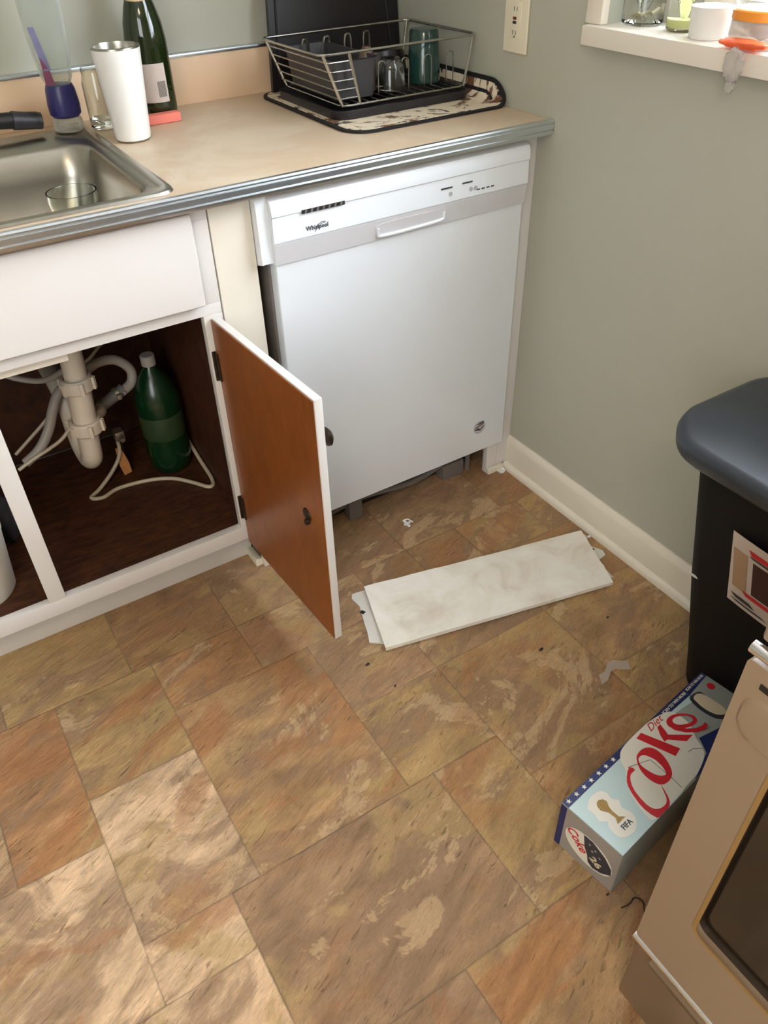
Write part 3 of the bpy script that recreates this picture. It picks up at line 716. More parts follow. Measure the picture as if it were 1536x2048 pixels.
b = nb(); prism(b, up([(0.2093, 0.0059), (0.1939, 0.0077), (0.2147, 0.0734), (0.2334, 0.07)]), FR, .0003)
prism(b, up([(0.2408, 0.0185), (0.25, 0.0178), (0.2446, 0.0342), (0.2389, 0.0455), (0.2250, 0.0440), (0.2300, 0.0328)]), FR, .00025); prism(b, up([(0.2356, 0.0339), (0.274, 0.0688), (0.2548, 0.069), (0.2295, 0.0414)]), FR, .00028)
obj('logo_letter', b, 'red', sb, local=True)
eO = [(0.2579, 0.0261), (0.269, 0.0196), (0.282, 0.0204), (0.2978, 0.0298), (0.3082, 0.0414), (0.3099, 0.0507), (0.303, 0.0578), (0.2889, 0.0578), (0.2760, 0.0520), (0.2771, 0.0570), (0.2897, 0.065), (0.3059, 0.0714), (0.3153, 0.0697), (0.3124, 0.0753), (0.303, 0.078), (0.2857, 0.0715), (0.2695, 0.058), (0.2576, 0.0422)]
eI = [(0.2692, 0.0317), (0.274, 0.0264), (0.2820, 0.0275), (0.2900, 0.0320), (0.2975, 0.0370), (0.3020, 0.0420), (0.3025, 0.0480), (0.2985, 0.0520), (0.2940, 0.0515), (0.2900, 0.0500), (0.2870, 0.0490), (0.2840, 0.0475), (0.2810, 0.0460), (0.2780, 0.0440), (0.2755, 0.0420), (0.2735, 0.0400), (0.2715, 0.0375), (0.2700, 0.0345)]
eR = smoothloop([(.2579, .0300), (.2640, .0215), (.2760, .0195), (.2900, .0240), (.3040, .0350), (.3105, .0480), (.3050, .0580), (.2900, .0575), (.2740, .0500), (.2620, .0400)], 3)
eH = smoothloop([(.2705, .0340), (.2725, .0285), (.2800, .0265), (.2900, .0300), (.3000, .0370), (.3045, .0455), (.3015, .0515), (.2920, .0510), (.2820, .0465), (.2740, .0405)], 3)
b = nb(); ringprism(b, up(eR), up(eH), FR, .0003)
prism(b, up([(.2585, .0300), (.2720, .0420), (.2771, .0541), (.2897, .0640), (.3030, .0690), (.3140, .0680), (.3124, .0745), (.303, .0780), (.2857, .0715), (.2695, .058), (.2590, .0422)]), FR @ Matrix.Translation((0, 0, .00002)), .0003)
obj('logo_letter', b, 'red', sb, local=True)
b = text_bm('Diet', .019, FR @ Matrix.Translation((.243, -.0105, 0)), .0003, 1.15, .45); obj('logo_script', b, 'red', sb, local=True)
badge = [(0.0267, 0.0321), (0.0428, 0.0254), (0.0626, 0.0282), (0.0692, 0.0383), (0.0665, 0.05), (0.0733, 0.0591), (0.0667, 0.0702), (0.0706, 0.0849), (0.0666, 0.0985), (0.0501, 0.1082), (0.0331, 0.1068), (0.0212, 0.098), (0.0218, 0.0799), (0.0283, 0.0698), (0.0194, 0.0614), (0.0231, 0.0498), (0.022, 0.0365)]
b = nb(); prism(b, up(smoothloop(badge, 3)), FT @ Matrix.Translation((0, 0, .0004)), .0002)
bd = obj('cup_badge', b, 'ballw', sb, local=True, label='white numeral badge with gold trophy')
b = nb(); prism(b, up([(0.042, 0.0384), (0.0482, 0.0373), (0.0547, 0.0412), (0.0568, 0.0476), (0.0516, 0.0559), (0.0496, 0.0627), (0.0495, 0.0769), (0.0576, 0.0841), (0.0374, 0.0842), (0.0437, 0.075), (0.0426, 0.0617), (0.036, 0.0517), (0.0371, 0.0437)]), FT @ Matrix.Translation((0, 0, .0007)), .0003)
obj('trophy', b, 'gold', bd, local=True)
b = text_bm('FIFA', .0125, FT @ Matrix.Translation((.048, -.094, .0007)), .0002, .95, bold=.0004); obj('badge_text', b, 'ink', bd, local=True)
# carry handle flap and hinge crease
hole = [(0.3450, 0.0250), (0.3580, 0.0240), (0.3665, 0.0360), (0.3672, 0.0741), (0.3580, 0.0830), (0.3441, 0.0728), (0.3391, 0.0519), (0.3419, 0.0321)]
b = nb(); prism(b, up(smoothloop([(0.343, 0.019), (0.366, 0.024), (0.3660, 0.0441), (0.3672, 0.0741), (0.3580, 0.092), (0.3371, 0.0788), (0.3311, 0.0519), (0.3350, 0.0281)], 3)), FT @ Matrix.Translation((0, 0, .0003)), .0002)
obj('handle_outline', b, 'ink', sb, local=True)
b = nb(); prism(b, up(smoothloop(hole, 3)), FT @ Matrix.Translation((0, 0, .0005)), .0003); obj('handle_flap', b, 'kraft', sb, local=True)
b = nb(); tube(b, [(.345, -.001, BH + .0006), (.345, -.025, BH + .0006)], .0008, 6); obj('flap_crease', b, 'ink', sb, local=True)
b = nb(); prism(b, circle(.0075, 20, .393, -.031), FT, .0003); obj('roundel', b, 'red', sb, local=True)
# near end face: grey with oval picture
FE = Matrix(((0, 0, -1, -.0002), (-1, 0, 0, 0), (0, 1, 0, 0), (0, 0, 0, 1)))   # x = v (to the right), y = up, z = towards viewer
b = nb(); prism(b, [(.0008, .001), (.1207, .001), (.1207, .119), (.0008, .119)], FE, .0003); end = obj('end_face', b, 'boxside', sb, local=True)
b = nb(); prism(b, [(.0008, .001), (.0125, .001), (.0125, .119), (.0008, .119)], FE @ Matrix.Translation((0, 0, .0003)), .0003); obj('end_band', b, 'navy', end, local=True)
b = nb(); prism(b, [(x * math.cos(-.15) - y * math.sin(-.15) + .066, x * math.sin(-.15) + y * math.cos(-.15) + .055) for x, y in circle(1, 36, 0, 0, .048, .037)], FE @ Matrix.Translation((0, 0, .0004)), .0003)
ov = obj('end_oval', b, 'ballw', end, local=True, label='oval picture of a soda can')
b = text_bm('Coke', .030, FE @ Matrix.Translation((.042, .060, .0008)) @ Matrix.Rotation(-.75, 4, 'Z'), .0002, .75, .2, bold=.0006); obj('end_logo', b, 'red', ov, local=True)
b = nb(); prism(b, [(.052, .090), (.070, .091), (.096, .078), (.112, .060), (.113, .045), (.096, .028), (.080, .022), (.070, .028), (.066, .045), (.058, .060)], FE @ Matrix.Translation((0, 0, .0008)), .0003); obj('end_can', b, 'ink', ov, local=True)
b = text_bm('26', .022, FE @ Matrix.Translation((.083, .044, .0012)) @ Matrix.Rotation(-.5, 4, 'Z'), .0002, 1, 0, bold=.0008); obj('end_number', b, 'kraft', ov, local=True)
for x, y in ((.066, .078), (.078, .074), (.073, .066), (.088, .064)): obj('end_star', prism(nb(), star(.0028, x, y), FE @ Matrix.Translation((0, 0, .0012)), .0002), 'lightink', ov, local=True)

# ================================================================ stove
sx, sy = -.7484, -1.1473
st = thing('stove', 'bisque kitchen stove with dark oven window at the right edge', 'stove', (-.4, -1.5, 0))
yE = sy - .76
obj('cabinet', box(nb(), -.70, -.025, yE + .004, sy - .004, .02, .90, .004), 'stovebody', st)
bm = nb(); prof = [(sy, .045), (sy - .004, .2), (sy, .228)]
box(bm, -.738, -.70, yE, sy, .046, .225, .006, 3)
dr = obj('storage_drawer', bm, 'drawer', st)
bm = nb(); sweep_profile(bm, [(-.7382, .196), (-.7382, .224), (-.747, .226), (-.7505, .220), (-.7475, .206)], yE + .03, sy - .03, 'Y'); obj('drawer_pull', bm, 'drawer', dr)
bm = nb(); x_f = sx; gy0, gy1, gz0, gz1 = yE + .056, sy - .056, .365, .705
outer = rrect(.76, .548, .006, 5, 0, 0); 
def door_ring(bm, o, i, fr, h): ringprism(bm, o, i, fr, h)
FD = frame((-.712, (sy + yE) / 2, .519), (0, -1, 0), (0, 0, 1))
inner = rrect(.648, .330, .014, 5, 0, .014)
ringprism(bm, outer, inner, FD, .0365)
od = obj('oven_door', bm, 'stove', st, angle=30)
bm = nb(); prism(bm, rrect(.650, .332, .014, 5, 0, .014), FD, .026); obj('oven_window', bm, 'ovenglass', od)
bm = nb(); ringprism(bm, rrect(.650, .332, .016, 5, 0, .014), rrect(.640, .322, .012, 5, 0, .014), FD @ Matrix.Translation((0, 0, .0365)), .0012); obj('window_rim', bm, 'bronze', od)
for zz, nm in ((.2365, 'lower_chrome_strip'), (.8035, 'upper_chrome_strip')):
    b = nb(); tube(b, [(sx + .004, sy + .002, zz), (sx + .004, yE, zz)], .0065, 12); obj(nm, b, 'chrome', st)
bm = nb(); box(bm, sx + .006, -.70, yE, sy, .812, .905, .006, 3); obj('control_fascia', bm, 'stove', st)
obj('cooktop', box(nb(), sx + .01, -.024, yE - .002, sy + .001, .9055, .93, .006, 3), 'stove', st)
b = nb(); box(b, sx - .0012, sx + .01, yE + .03, sy - .018, .769, .776, .001); obj('handle_slot', b, 'dark', od)
b = nb(); loft(b, [[FD @ Vector((x, y, z)) for x, y in rrect(w_, h_, r_, 6, 0, .212)] for w_, h_, r_, z in ((.742, .056, .020, .0364), (.736, .050, .018, .0392), (.726, .040, .014, .0398))], cap0=True)
obj('handle_recess_panel', b, 'stove', od)

# ================================================================ kick panels on floor
fk = frame((0, 0, .0), (1, 0, 0), (0, 1, 0))
kp = thing('kick_panel', 'long scuffed white kick panel lying flat on top of another', 'panel', (-.36, -.35, .006))
P4 = [Vector((-.6585, -.391, 0)), Vector((-.1065, -.516, 0)), Vector((-.040, -.338, 0)), Vector((-.600, -.205, 0))]
bm = nb(); NX, NY = 44, 14; rows = []
rnd = random.Random(3)
for lay in (0, 1):
    g = []
    for j in range(NY + 1):
        r_ = []
        for i in range(NX + 1):
            s, t = i / NX, j / NY
            p = P4[0].lerp(P4[1], s).lerp(P4[3].lerp(P4[2], s), t)
            nz = mathutils.noise.noise(Vector((p.x * 11, p.y * 11, 1.3))) * .0022 + mathutils.noise.noise(Vector((p.x * 30, p.y * 30, 4.3))) * .0009
            crease = .0035 * math.exp(-((t - .30) / .035) ** 2) * (0 if s < .35 else min(1, (s - .35) * 4))
            edge = -.006 * (1 - min(1, t / .04)) if j == 0 else 0
            r_.append(bm.verts.new((p.x, p.y, .0125 + (nz + crease + .001) - (.0022 if lay == 0 else 0))))
        g.append(r_)
    for j in range(NY):
        for i in range(NX): bm.faces.new((g[j][i], g[j][i + 1], g[j + 1][i + 1], g[j + 1][i]))
    rows.append(g)
for i in range(NX):
    for j in (0, NY): bm.faces.new((rows[0][j][i], rows[0][j][i + 1], rows[1][j][i + 1], rows[1][j][i]))
for j in range(NY):
    for i in (0, NX): bm.faces.new((rows[0][j][i], rows[0][j + 1][i], rows[1][j + 1][i], rows[1][j][i]))
bmesh.ops.recalc_face_normals(bm, faces=bm.faces[:])
obj('sheet', bm, 'panel', kp, angle=60)
e = (P4[1] - P4[0]).normalized(); nn = Vector((-e.y, e.x, 0))
fb = frame(P4[0] + Vector((0, 0, .004)), e, nn); 
b = nb(); box(b, .001, (P4[1] - P4[0]).length - .001, 0, .0016, 0, .0072, 0, 2, fb); obj('folded_edge', b, 'panel', kp)
pts = [(-.675, -.350), (-.640, -.378), (-.35, -.44), (-.10, -.492), (-.086, -.499), (-.079, -.452), (-.098, -.444), (-.101, -.438), (-.078, -.436), (-.046, -.431), (-.040, -.415), (-.055, -.385), (-.048, -.372), (-.040, -.362), (-.034, -.352), (-.040, -.340), (-.3, -.285), (-.60, -.207), (-.632, -.202), (-.640, -.215), (-.637, -.246), (-.658, -.305), (-.664, -.325)]
k2 = thing('access_panel', 'white toe-kick access panel with notched tabs beneath the scuffed one', 'panel', (-.36, -.35, 0))
b = nb(); prism(b, [(x, y) for x, y in pts], Matrix.Translation((0, 0, .0004)), .0036); obj('plate', b, 'panel2', k2)
b = nb(); prism(b, [(-.6475, -.262), (-.6385, -.259), (-.6345, -.269), (-.6435, -.272)], Matrix.Translation((0, 0, .0041)), .0003); obj('slot', b, 'dark', k2)
b = nb(); prism(b, [(-.0625, -.3975), (-.0545, -.3955), (-.0535, -.4025), (-.0615, -.4045)], Matrix.Translation((0, 0, .0041)), .0003); obj('slot', b, 'dark', k2)

# ================================================================ crumbs and bits on the floor
def blob(x, y, r, z=0., seed=0, flat=.5, stretch=1.6, rot=0.):
    b = nb(); bmesh.ops.create_icosphere(b, subdivisions=2, radius=1.0); rr = random.Random(seed)
    for v in b.verts:
        k = 1 + rr.uniform(-.35, .35); X_ = v.co.x * r * stretch * k; Y_ = v.co.y * r * k
        v.co = Vector((x + X_ * math.cos(rot) - Y_ * math.sin(rot), y + X_ * math.sin(rot) + Y_ * math.cos(rot), z + r * flat + v.co.z * r * flat))
    return b
crumbs = [(-.374, -.572, .0034, 'dark burnt crumb on the floor in front of the white kick panel', .3), (-.188, -.582, .0022, 'small dark crumb on the floor between kick panel and baseboard', 0), (-.710, -.399, .0032, 'dark brown crumb beside the free corner of the open door', .2),
          (-.691, -.479, .002, 'tiny reddish brown crumb on a tile seam left of centre', .6), (-.631, -1.03, .0018, 'tiny black speck under the near corner of the soda box', 0)]
for k, (x, y, r, lbl, ro) in enumerate(crumbs):
    single('crumb', blob(x, y, r, 0, k, .5, 1.7, ro), 'crumb', lbl, 'crumb', (x, y, 0), group='crumbs on the vinyl floor')
b = nb(); box(b, -.392, -.372, -.064, -.058, 0, .006, .001, 1); box(b, -.388, -.381, -.076, -.046, .002, .007, .001, 1); tube(b, [(-.386, -.05, .008), (-.374, -.052, .008), (-.368, -.066, .005)], .0018, 8)
single('plastic_clip', b, 'plasticw', 'small white plastic clip on the floor below the dishwasher', 'clip', (-.381, -.06, 0))
b = nb(); lathe(b, [(.006, 0), (.0105, .001), (.0115, .006), (.009, .007), (.006, .003), (0, .002)], (-.037, -.018, 0), 20)
single('plastic_disc', b, 'plasticw', 'tiny round white cap on the floor at the baseboard corner', 'cap', (-.037, -.018, 0))
b = blob(-.016 - .014, -.358, .004, 0, 9, .5, 1.4); single('paint_chip', b, 'plasticw', 'little white chip at the baseboard beside the kick panel tip', 'paint chip', (-.03, -.358, 0))
b = nb(); g = []
for j in range(4):
    g.append([b.verts.new((-.334 + .078 * i / 9 + .004 * j, -.712 - .006 * math.sin(i * .9) + .007 * j + .008 * math.sin(i * .35), .003 + .003 * abs(math.sin(i * 1.3 + j)))) for i in range(10)])
for j in range(3):
    for i in range(9): b.faces.new((g[j][i], g[j][i + 1], g[j + 1][i + 1], g[j + 1][i]))
bmesh.ops.solidify(b, geom=b.faces[:], thickness=.0008)
single('film_scrap', b, 'shred', 'torn translucent plastic scrap lying near the soda box and bin', 'plastic scrap', (-.3, -.71, 0))
b = nb(); tube(b, [(-.628, -1.058, .001), (-.612, -1.061, .003), (-.598, -1.058, .002), (-.592, -1.070, .003), (-.6, -1.082, .001), (-.606, -1.094, .002), (-.598, -1.102, .001)], .0012, 6, 5)
single('wire_twist', b, 'crumb', 'thin dark curled twist of debris between soda box and stove', 'debris', (-.6, -1.07, 0))

# ================================================================ under the sink
px, py = -1.022, .25
dp = thing('drain_pipe', 'white plastic sink drain pipe hanging under the sink', 'drain pipe', (px, py, .28))
obj('tailpiece', tube(nb(), [(-1.008, py, .73), (-1.016, py, .58), (-1.022, py, .475)], .0245, 24, 4), 'pvc', dp)
obj('tee', tube(nb(), [(-1.022, py, .475), (-1.03, py, .37)], .0262, 24), 'pvc', dp)
b = nb(); 
def nut(b, c, r=.035, h=.032):
    lathe(b, [(.026, -h / 2), (r - .003, -h / 2), (r, -h / 2 + .004), (r, h / 2 - .004), (r - .003, h / 2), (.026, h / 2)], c, 14)
    for k in range(6):
        a = k * PI / 3; box(b, -.004, .004, r - .003, r + .004, -h / 2 + .003, h / 2 - .003, .001, 1, Matrix.Translation(c) @ Matrix.Rotation(a, 4, 'Z'))
nut(b, (-1.022, py, .482)); obj('coupling_nut', b, 'pvc', dp)
b = nb(); nut(b, (-1.030, py, .378), .036); obj('coupling_nut', b, 'pvc', dp)
obj('trap', tube(nb(), [(-1.031, py, .365), (-1.034, py, .325), (-1.036, .256, .292), (-1.038, .29, .268), (-1.04, .33, .275), (-1.04, .36, .31), (-1.04, .37, .36), (-1.04, .40, .40), (-1.04, .50, .41), (-1.04, .555, .41)], .0235, 22, 5), 'pvc', dp)
obj('branch_arm', tube(nb(), [(-1.018, py, .600), (-1.12, py, .595), (-1.3, py, .59), (-1.42, py, .60)], .021, 20, 3), 'pvc', dp)
obj('inlet_barb', tube(nb(), [(-1.005, .262, .385), (-.985, .29, .375), (-.975, .335, .362)], .012, 12, 3), 'pvc', dp)
dh = thing('drain_hose', 'looped pale grey dishwasher drain hose behind the white drain pipe', 'hose', (-.95, .36, .37))
obj('hose', tube(nb(), [(-1.17, .33, .283), (-1.134, .33, .305), (-1.101, .335, .342), (-1.076, .345, .385), (-1.051, .35, .42), (-1.02, .36, .43), (-.987, .36, .445), (-.95, .36, .459), (-.91, .36, .453), (-.883, .358, .421), (-.89, .35, .392), (-.92, .34, .38)], .0115, 14, 6), 'hose', dh)
obj('rubber_sleeve', tube(nb(), [(-.912, .345, .384), (-.947, .34, .372), (-.976, .336, .362)], .0145, 16, 4), 'hosed', dh, label='dark grey rubber sleeve')
b = nb(); d0 = Vector((-.926, .343, .380)); d1 = Vector((-.934, .342, .377)); tube(b, [d0, d1], .0165, 18); box(b, -.935, -.925, .318, .33, .374, .386, .001)
obj('hose_clamp', b, 'galv', dh)
def cordobj(name, pts, r, m, label, cat='tube', group=None):
    single(name, tube(nb(), pts, r, 10, 6), m, label, cat, tuple(pts[0]), group='supply tubes under the sink')
cordobj('supply_tube', [(-.82, .44, .56), (-.893, .42, .493), (-.926, .42, .468), (-.955, .42, .444), (-.993, .42, .423), (-1.057, .42, .355), (-1.094, .42, .32), (-1.18, .42, .258)], .0042, 'tube', 'pale supply tube running diagonally from upper right down to the left stile', 'tube')
cordobj('supply_tube', [(-1.01, .29, .40), (-1.04, .30, .37), (-1.08, .30, .334), (-1.115, .30, .318), (-1.152, .30, .306), (-1.19, .30, .29)], .0042, 'tube', 'thin pale tube curving below the grey hose to the left', 'tube')
cordobj('supply_tube', [(-1.20, .40, .52), (-1.143, .39, .475), (-1.12, .38, .463), (-1.083, .37, .450), (-1.05, .37, .45), (-1.0, .38, .462)], .0068, 'hose', 'sagging grey tube just under the cabinet rail, left of the drain', 'tube')
cordobj('supply_tube', [(-.952, .38, .25), (-.958, .36, .21), (-.986, .35, .175), (-1.03, .33, .15), (-1.06, .31, .1455), (-1.035, .295, .1455), (-.992, .31, .1455), (-.92, .30, .1455), (-.866, .273, .1455), (-.831, .23, .146), (-.802, .188, .146), (-.785, .21, .146), (-.783, .29, .16), (-.785, .38, .19)], .0048, 'tube', 'tan flexible tube looping across the cabinet floor past the green bottle', 'tube')
sv = thing('shutoff_valve', 'small shutoff valve with a tan tag standing behind the drain pipe', 'valve', (-.95, .38, .141))
obj('valve_body', tube(nb(), [(-.945, .38, .1405), (-.945, .38, .24)], .008, 12), 'hinge', sv)
b = nb(); box(b, -.957, -.933, .366, .394, .235, .262, .004); tube(b, [(-.945, .366, .25), (-.945, .345, .25)], .006, 10); obj('valve_head', b, 'galv', sv)
b = nb(); prism(b, [(-.010, 0), (.010, .002), (.012, .03), (.007, .075), (-.006, .08), (-.012, .03)], frame((-.951, .362, .143), (1, 0, .1), (0, .08, 1)), .004); obj('tag', b, 'brass', sv, label='tan paper tag')
gb = thing('soda_bottle', 'large green plastic bottle standing in the dark sink cabinet', 'bottle', (-.843, .335, .1405))
cx, cy = -.843, .335
obj('bottle_body', lathe(nb(), [(0, .004), (.02, .002), (.036, .0), (.046, .008), (.052, .028), (.054, .06), (.052, .10), (.052, .15), (.054, .19), (.052, .215), (.042, .245), (.028, .270), (.016, .288), (.0135, .295), (0, .296)], (cx, cy, .1407), 36), 'greenp', gb)
obj('bottle_label', lathe(nb(), [(.0525, .105), (.0529, .106), (.0529, .182), (.0525, .183)], (cx, cy, .1407), 36), plain('dark_green_label', (44, 62, 34), .5, var=.3, nscale=40), gb)
obj('cap', lathe(nb(), [(.015, .292), (.017, .292), (.017, .315), (.015, .317), (0, .317)], (cx, cy, .1407), 24), 'hose', gb, label='grey screw cap')
bk = thing('bucket', 'white plastic tub at the left edge inside the cabinet', 'bucket', (-1.353, .14, .1405))
b = nb(); lathe(b, [(0, .003), (.068, .0), (.072, .006), (.086, .15), (.088, .152), (.088, .156), (.083, .156), (.070, .010), (0, .008)], (-1.353, .125, .1407), 40)
obj('tub', b, 'bucket', bk)
b = nb(); bmesh.ops.create_icosphere(b, subdivisions=3, radius=1.0)
for v in b.verts:
    n_ = mathutils.noise.noise(v.co * 2.2) * .25 + 1; v.co = Vector((-1.353 + v.co.x * .076 * n_, .125 + v.co.y * .076 * n_, .300 + v.co.z * .035 * n_))
single('plastic_bag', b, 'bag', 'crumpled dark grey bag stuffed into the white tub', 'bag', (-1.353, .125, .29))
b = nb(); bmesh.ops.create_icosphere(b, subdivisions=3, radius=1.0)
for v in b.verts:
    n_ = mathutils.noise.noise(v.co * 1.7 + Vector((3, 1, 2))) * .3 + 1; v.co = Vector((-1.255 + v.co.x * .030 * n_, .26 + v.co.y * .045 * n_, .205 + v.co.z * .062 * n_))
single('cleaning_cloth', b, plain('dark_cloth', (52, 50, 56), .9, bump=.3), 'dark grey crumpled cloth beside the white tub', 'cloth', (-1.255, .26, .1405))

# ================================================================ on the counter
def up_glass(prof_out, thick, zb=.006):
    """closed vessel profile from an outer profile (r,z)"""
    ins = [(max(0.0005, r - thick), z) for r, z in prof_out if z > zb][::-1]
    return [(0, 0)] + prof_out + ins + [(0, zb)]
tx, ty = -.762, .357
tm = thing('tumbler', 'tall white insulated tumbler standing beside the sink', 'tumbler', (tx, ty, H))
lean = Matrix.Translation((tx, ty, H + .0002)) @ Matrix.Rotation(math.radians(0), 4, 'Y')
b = nb(); lathe(b, [(0, .002), (.030, .002), (.0335, .004), (.035, .01), (.0455, .160), (.0458, .163)], (0, 0, 0), 48, lean); obj('cup', b, 'tumbler', tm)
b = nb(); lathe(b, [(0, 0), (.031, 0), (.0335, .0025), (.030, .0028), (0, .0028)], (0, 0, 0), 40, lean); obj('base_ring', b, 'steel', tm)
b = nb(); lathe(b, [(.0458, .163), (.0455, .166), (.0435, .167), (.0425, .162), (.034, .02), (.03, .012), (0, .011)], (0, 0, 0), 48, lean); obj('steel_liner', b, 'steel', tm)
wx, wy = -.655, .505
wb = thing('wine_bottle', 'dark green sparkling wine bottle behind the white tumbler', 'bottle', (wx, wy, H + .004))
zb = H + .0045
WP = [(0, .006), (.02, .003), (.036, 0), (.0415, .006), (.043, .02), (.043, .125), (.0425, .145), (.039, .175), (.031, .205), (.0225, .228), (.0175, .25), (.0155, .29), (.0165, .292), (.0165, .302), (0, .303)]
obj('glass_body', lathe(nb(), WP, (wx, wy, zb), 44), plain('dark_green_bottle_glass', (30, 44, 14), .06, spec=.8, Transmission_Weight=.35), wb)
def arc_patch(b, cx, cy, r, a0, a1, z0, z1, th=.0006, n=20):
    A = []
    for rr_ in (r, r + th):
        A.append([[b.verts.new((cx + rr_ * math.cos(a0 + (a1 - a0) * i / n), cy + rr_ * math.sin(a0 + (a1 - a0) * i / n), z)) for i in range(n + 1)] for z in (z0, z1)])
    for i in range(n):
        b.faces.new((A[1][0][i], A[1][0][i + 1], A[1][1][i + 1], A[1][1][i])); b.faces.new((A[0][0][i + 1], A[0][0][i], A[0][1][i], A[0][1][i + 1]))
        for k in (0, 1): b.faces.new((A[0][k][i], A[0][k][i + 1], A[1][k][i + 1], A[1][k][i]))
    for i in (0, n): b.faces.new((A[0][0][i], A[0][1][i], A[1][1][i], A[1][0][i]))
    bmesh.ops.recalc_face_normals(b, faces=b.faces[:]); return b
lb = obj('back_label', arc_patch(nb(), wx, wy, .0434, math.radians(-150), math.radians(-68), zb + .032, zb + .105), 'paper', wb, label='pale paper label')
b = nb()
for k in range(9): arc_patch(b, wx, wy, .0441, math.radians(-96 + k * 2.6), math.radians(-94.8 + k * 2.6), zb + .042, zb + .072, .0003, 2)
obj('barcode', b, 'ink', lb)
obj('foil', lathe(nb(), [(.0240, .226), (.0182, .25), (.0162, .29), (.0172, .292), (.0172, .303), (0, .3045)], (wx, wy, zb), 40), plain('black_green_foil', (26, 34, 22), .35, .4), wb)
b = nb(); tube(b, [(wx + .0262 * math.cos(2 * PI * k / 24), wy + .0262 * math.sin(2 * PI * k / 24), zb + .221 + .006 * math.sin(2 * PI * k / 24 + .5)) for k in range(24)], .0022, 8, closed=True); obj('neck_band', b, plain('cream_neck_band', (206, 180, 140), .5), wb, label='cream neck band')
b = nb(); box(b, -.700, -.620, .478, .500, H + .0003, H + .0003 + .004, .001); b.free()
b = nb(); box(b, -.705, -.628, .438, .462, H + .0005, H + .019, .003, 2)
single('sponge', b, 'coral', 'coral pink sponge lying at the foot of the wine bottle', 'sponge', (-.665, .45, H))
# upside-down clear bottle with blue cap
dx_, dy_ = -.852, .495
db = thing('dish_soap_bottle', 'clear bottle upside down on its dark blue cap behind the sink', 'bottle', (dx_, dy_, H + .005))
z0 = H + .005
b = nb(); lathe(b, [(0, 0), (.026, 0), (.030, .003), (.030, .020), (.026, .026), (0, .027)], (dx_, dy_, z0), 32); obj('stand', b, 'clearp', db, label='clear round stand')
b = nb(); lathe(b, [(0, .027), (.026, .027), (.031, .032), (.032, .050), (.029, .078), (.026, .086), (0, .087)], (dx_, dy_, z0), 32); obj('cap', b, 'blue', db, label='dark blue cap')
DM = Matrix.Translation((dx_, dy_, z0 + .086)) @ Matrix.Diagonal((1, .6, 1, 1))
b = nb(); lathe(b, [(0, 0), (.024, 0), (.030, .012), (.036, .05), (.040, .10), (.041, .15), (.038, .19), (.028, .205), (0, .208)], (0, 0, 0), 36, DM); obj('clear_body', b, 'clearp', db)
b = nb(); prism(b, [(-.030, .004), (-.012, .004), (-.016, .03), (-.029, .055)], frame((dx_, dy_ - .0255, z0 + .086), (1, 0, 0), (0, -.05, 1)), .0006); obj('magenta_label', b, 'label2', db)
b = nb(); prism(b, [(-.028, .030), (-.013, .030), (-.026, .105), (-.037, .105)], frame((dx_, dy_ - .0265, z0 + .086), (1, 0, 0), (0, -.02, 1)), .0006); obj('purple_label', b, 'label1', db)
jx, jy = -.783, .47
b = nb(); lathe(b, up_glass([(.024, .0), (.029, .003), (.030, .02), (.030, .085), (.026, .100), (.026, .112)], .0022), (jx, jy, H + .0045), 36)
single('glass_jar', b, 'clear', 'empty clear glass jar half hidden behind the white tumbler', 'jar', (jx, jy, H + .0045))
gx, gy, gz = -.935, .225, zt - .1665
b = nb(); lathe(b, up_glass([(.034, .0), (.038, .004), (.040, .04), (.043, .10), (.0455, .112), (.045, .125), (.046, .127)], .0028), (gx, gy, gz), 40)
single('glass_jar', b, 'clear', 'clear wide-mouthed glass standing in the sink basin', 'glass', (gx, gy, gz))

# drying mat: rounded sheet, right side curls up the wall
def mat_pt(u, v):   # u across 0..1 (left to right), v depth 0..1
    W_, D_ = .430, .455
    x = -.400 + u * W_; y = .098 + v * D_; z = H + .001
    lim = -.030
    if x > lim:
        a = (x - lim); R = .024; th = min(a / R, PI / 2); x2 = lim + R * math.sin(th); z2 = R * (1 - math.cos(th)) + max(0, a - R * PI / 2)
        x = x2; z += z2
    return x, y, z
def mat_mesh(inset, th, lift):
    b = nb(); outl = rrect(1 - inset * 2, 1 - inset * 2 * .43 / .455, .13 - inset, 8, .5, .5)
    rings = []
    for k in range(9):
        s = 1 - k / 9.0
        rings.append([((.5 + (x - .5) * s), (.5 + (y - .5) * s)) for x, y in outl])
    for zl in (0, th):
        V = [[b.verts.new(Vector(mat_pt(*p)) + Vector((-lift * .3 - zl * .5 if p[0] > .9 else 0, 0, lift + zl))) for p in R_] for R_ in rings]; n = len(outl)
        c0 = b.verts.new(Vector(mat_pt(.5, .5)) + Vector((0, 0, lift + zl)))
        for a, c in zip(V, V[1:]):
            for k in range(n): b.faces.new((a[k], a[(k + 1) % n], c[(k + 1) % n], c[k]))
        for k in range(n): b.faces.new((V[-1][k], V[-1][(k + 1) % n], c0))
        if zl == 0: B0 = V[0]
        else:
            for k in range(n): b.faces.new((B0[k], B0[(k + 1) % n], V[0][(k + 1) % n], V[0][k]))
    bmesh.ops.recalc_face_normals(b, faces=b.faces[:]); return b
mt_ = thing('drying_mat', 'cream and black printed drying mat spread under the dish rack', 'drying mat', (-.19, .32, H))
obj('binding', mat_mesh(.0, .004, .0), 'matb', mt_, angle=60, label='black fabric edge binding')
obj('printed_face', mat_mesh(.022, .0012, .0042), 'matp', mt_, angle=60)

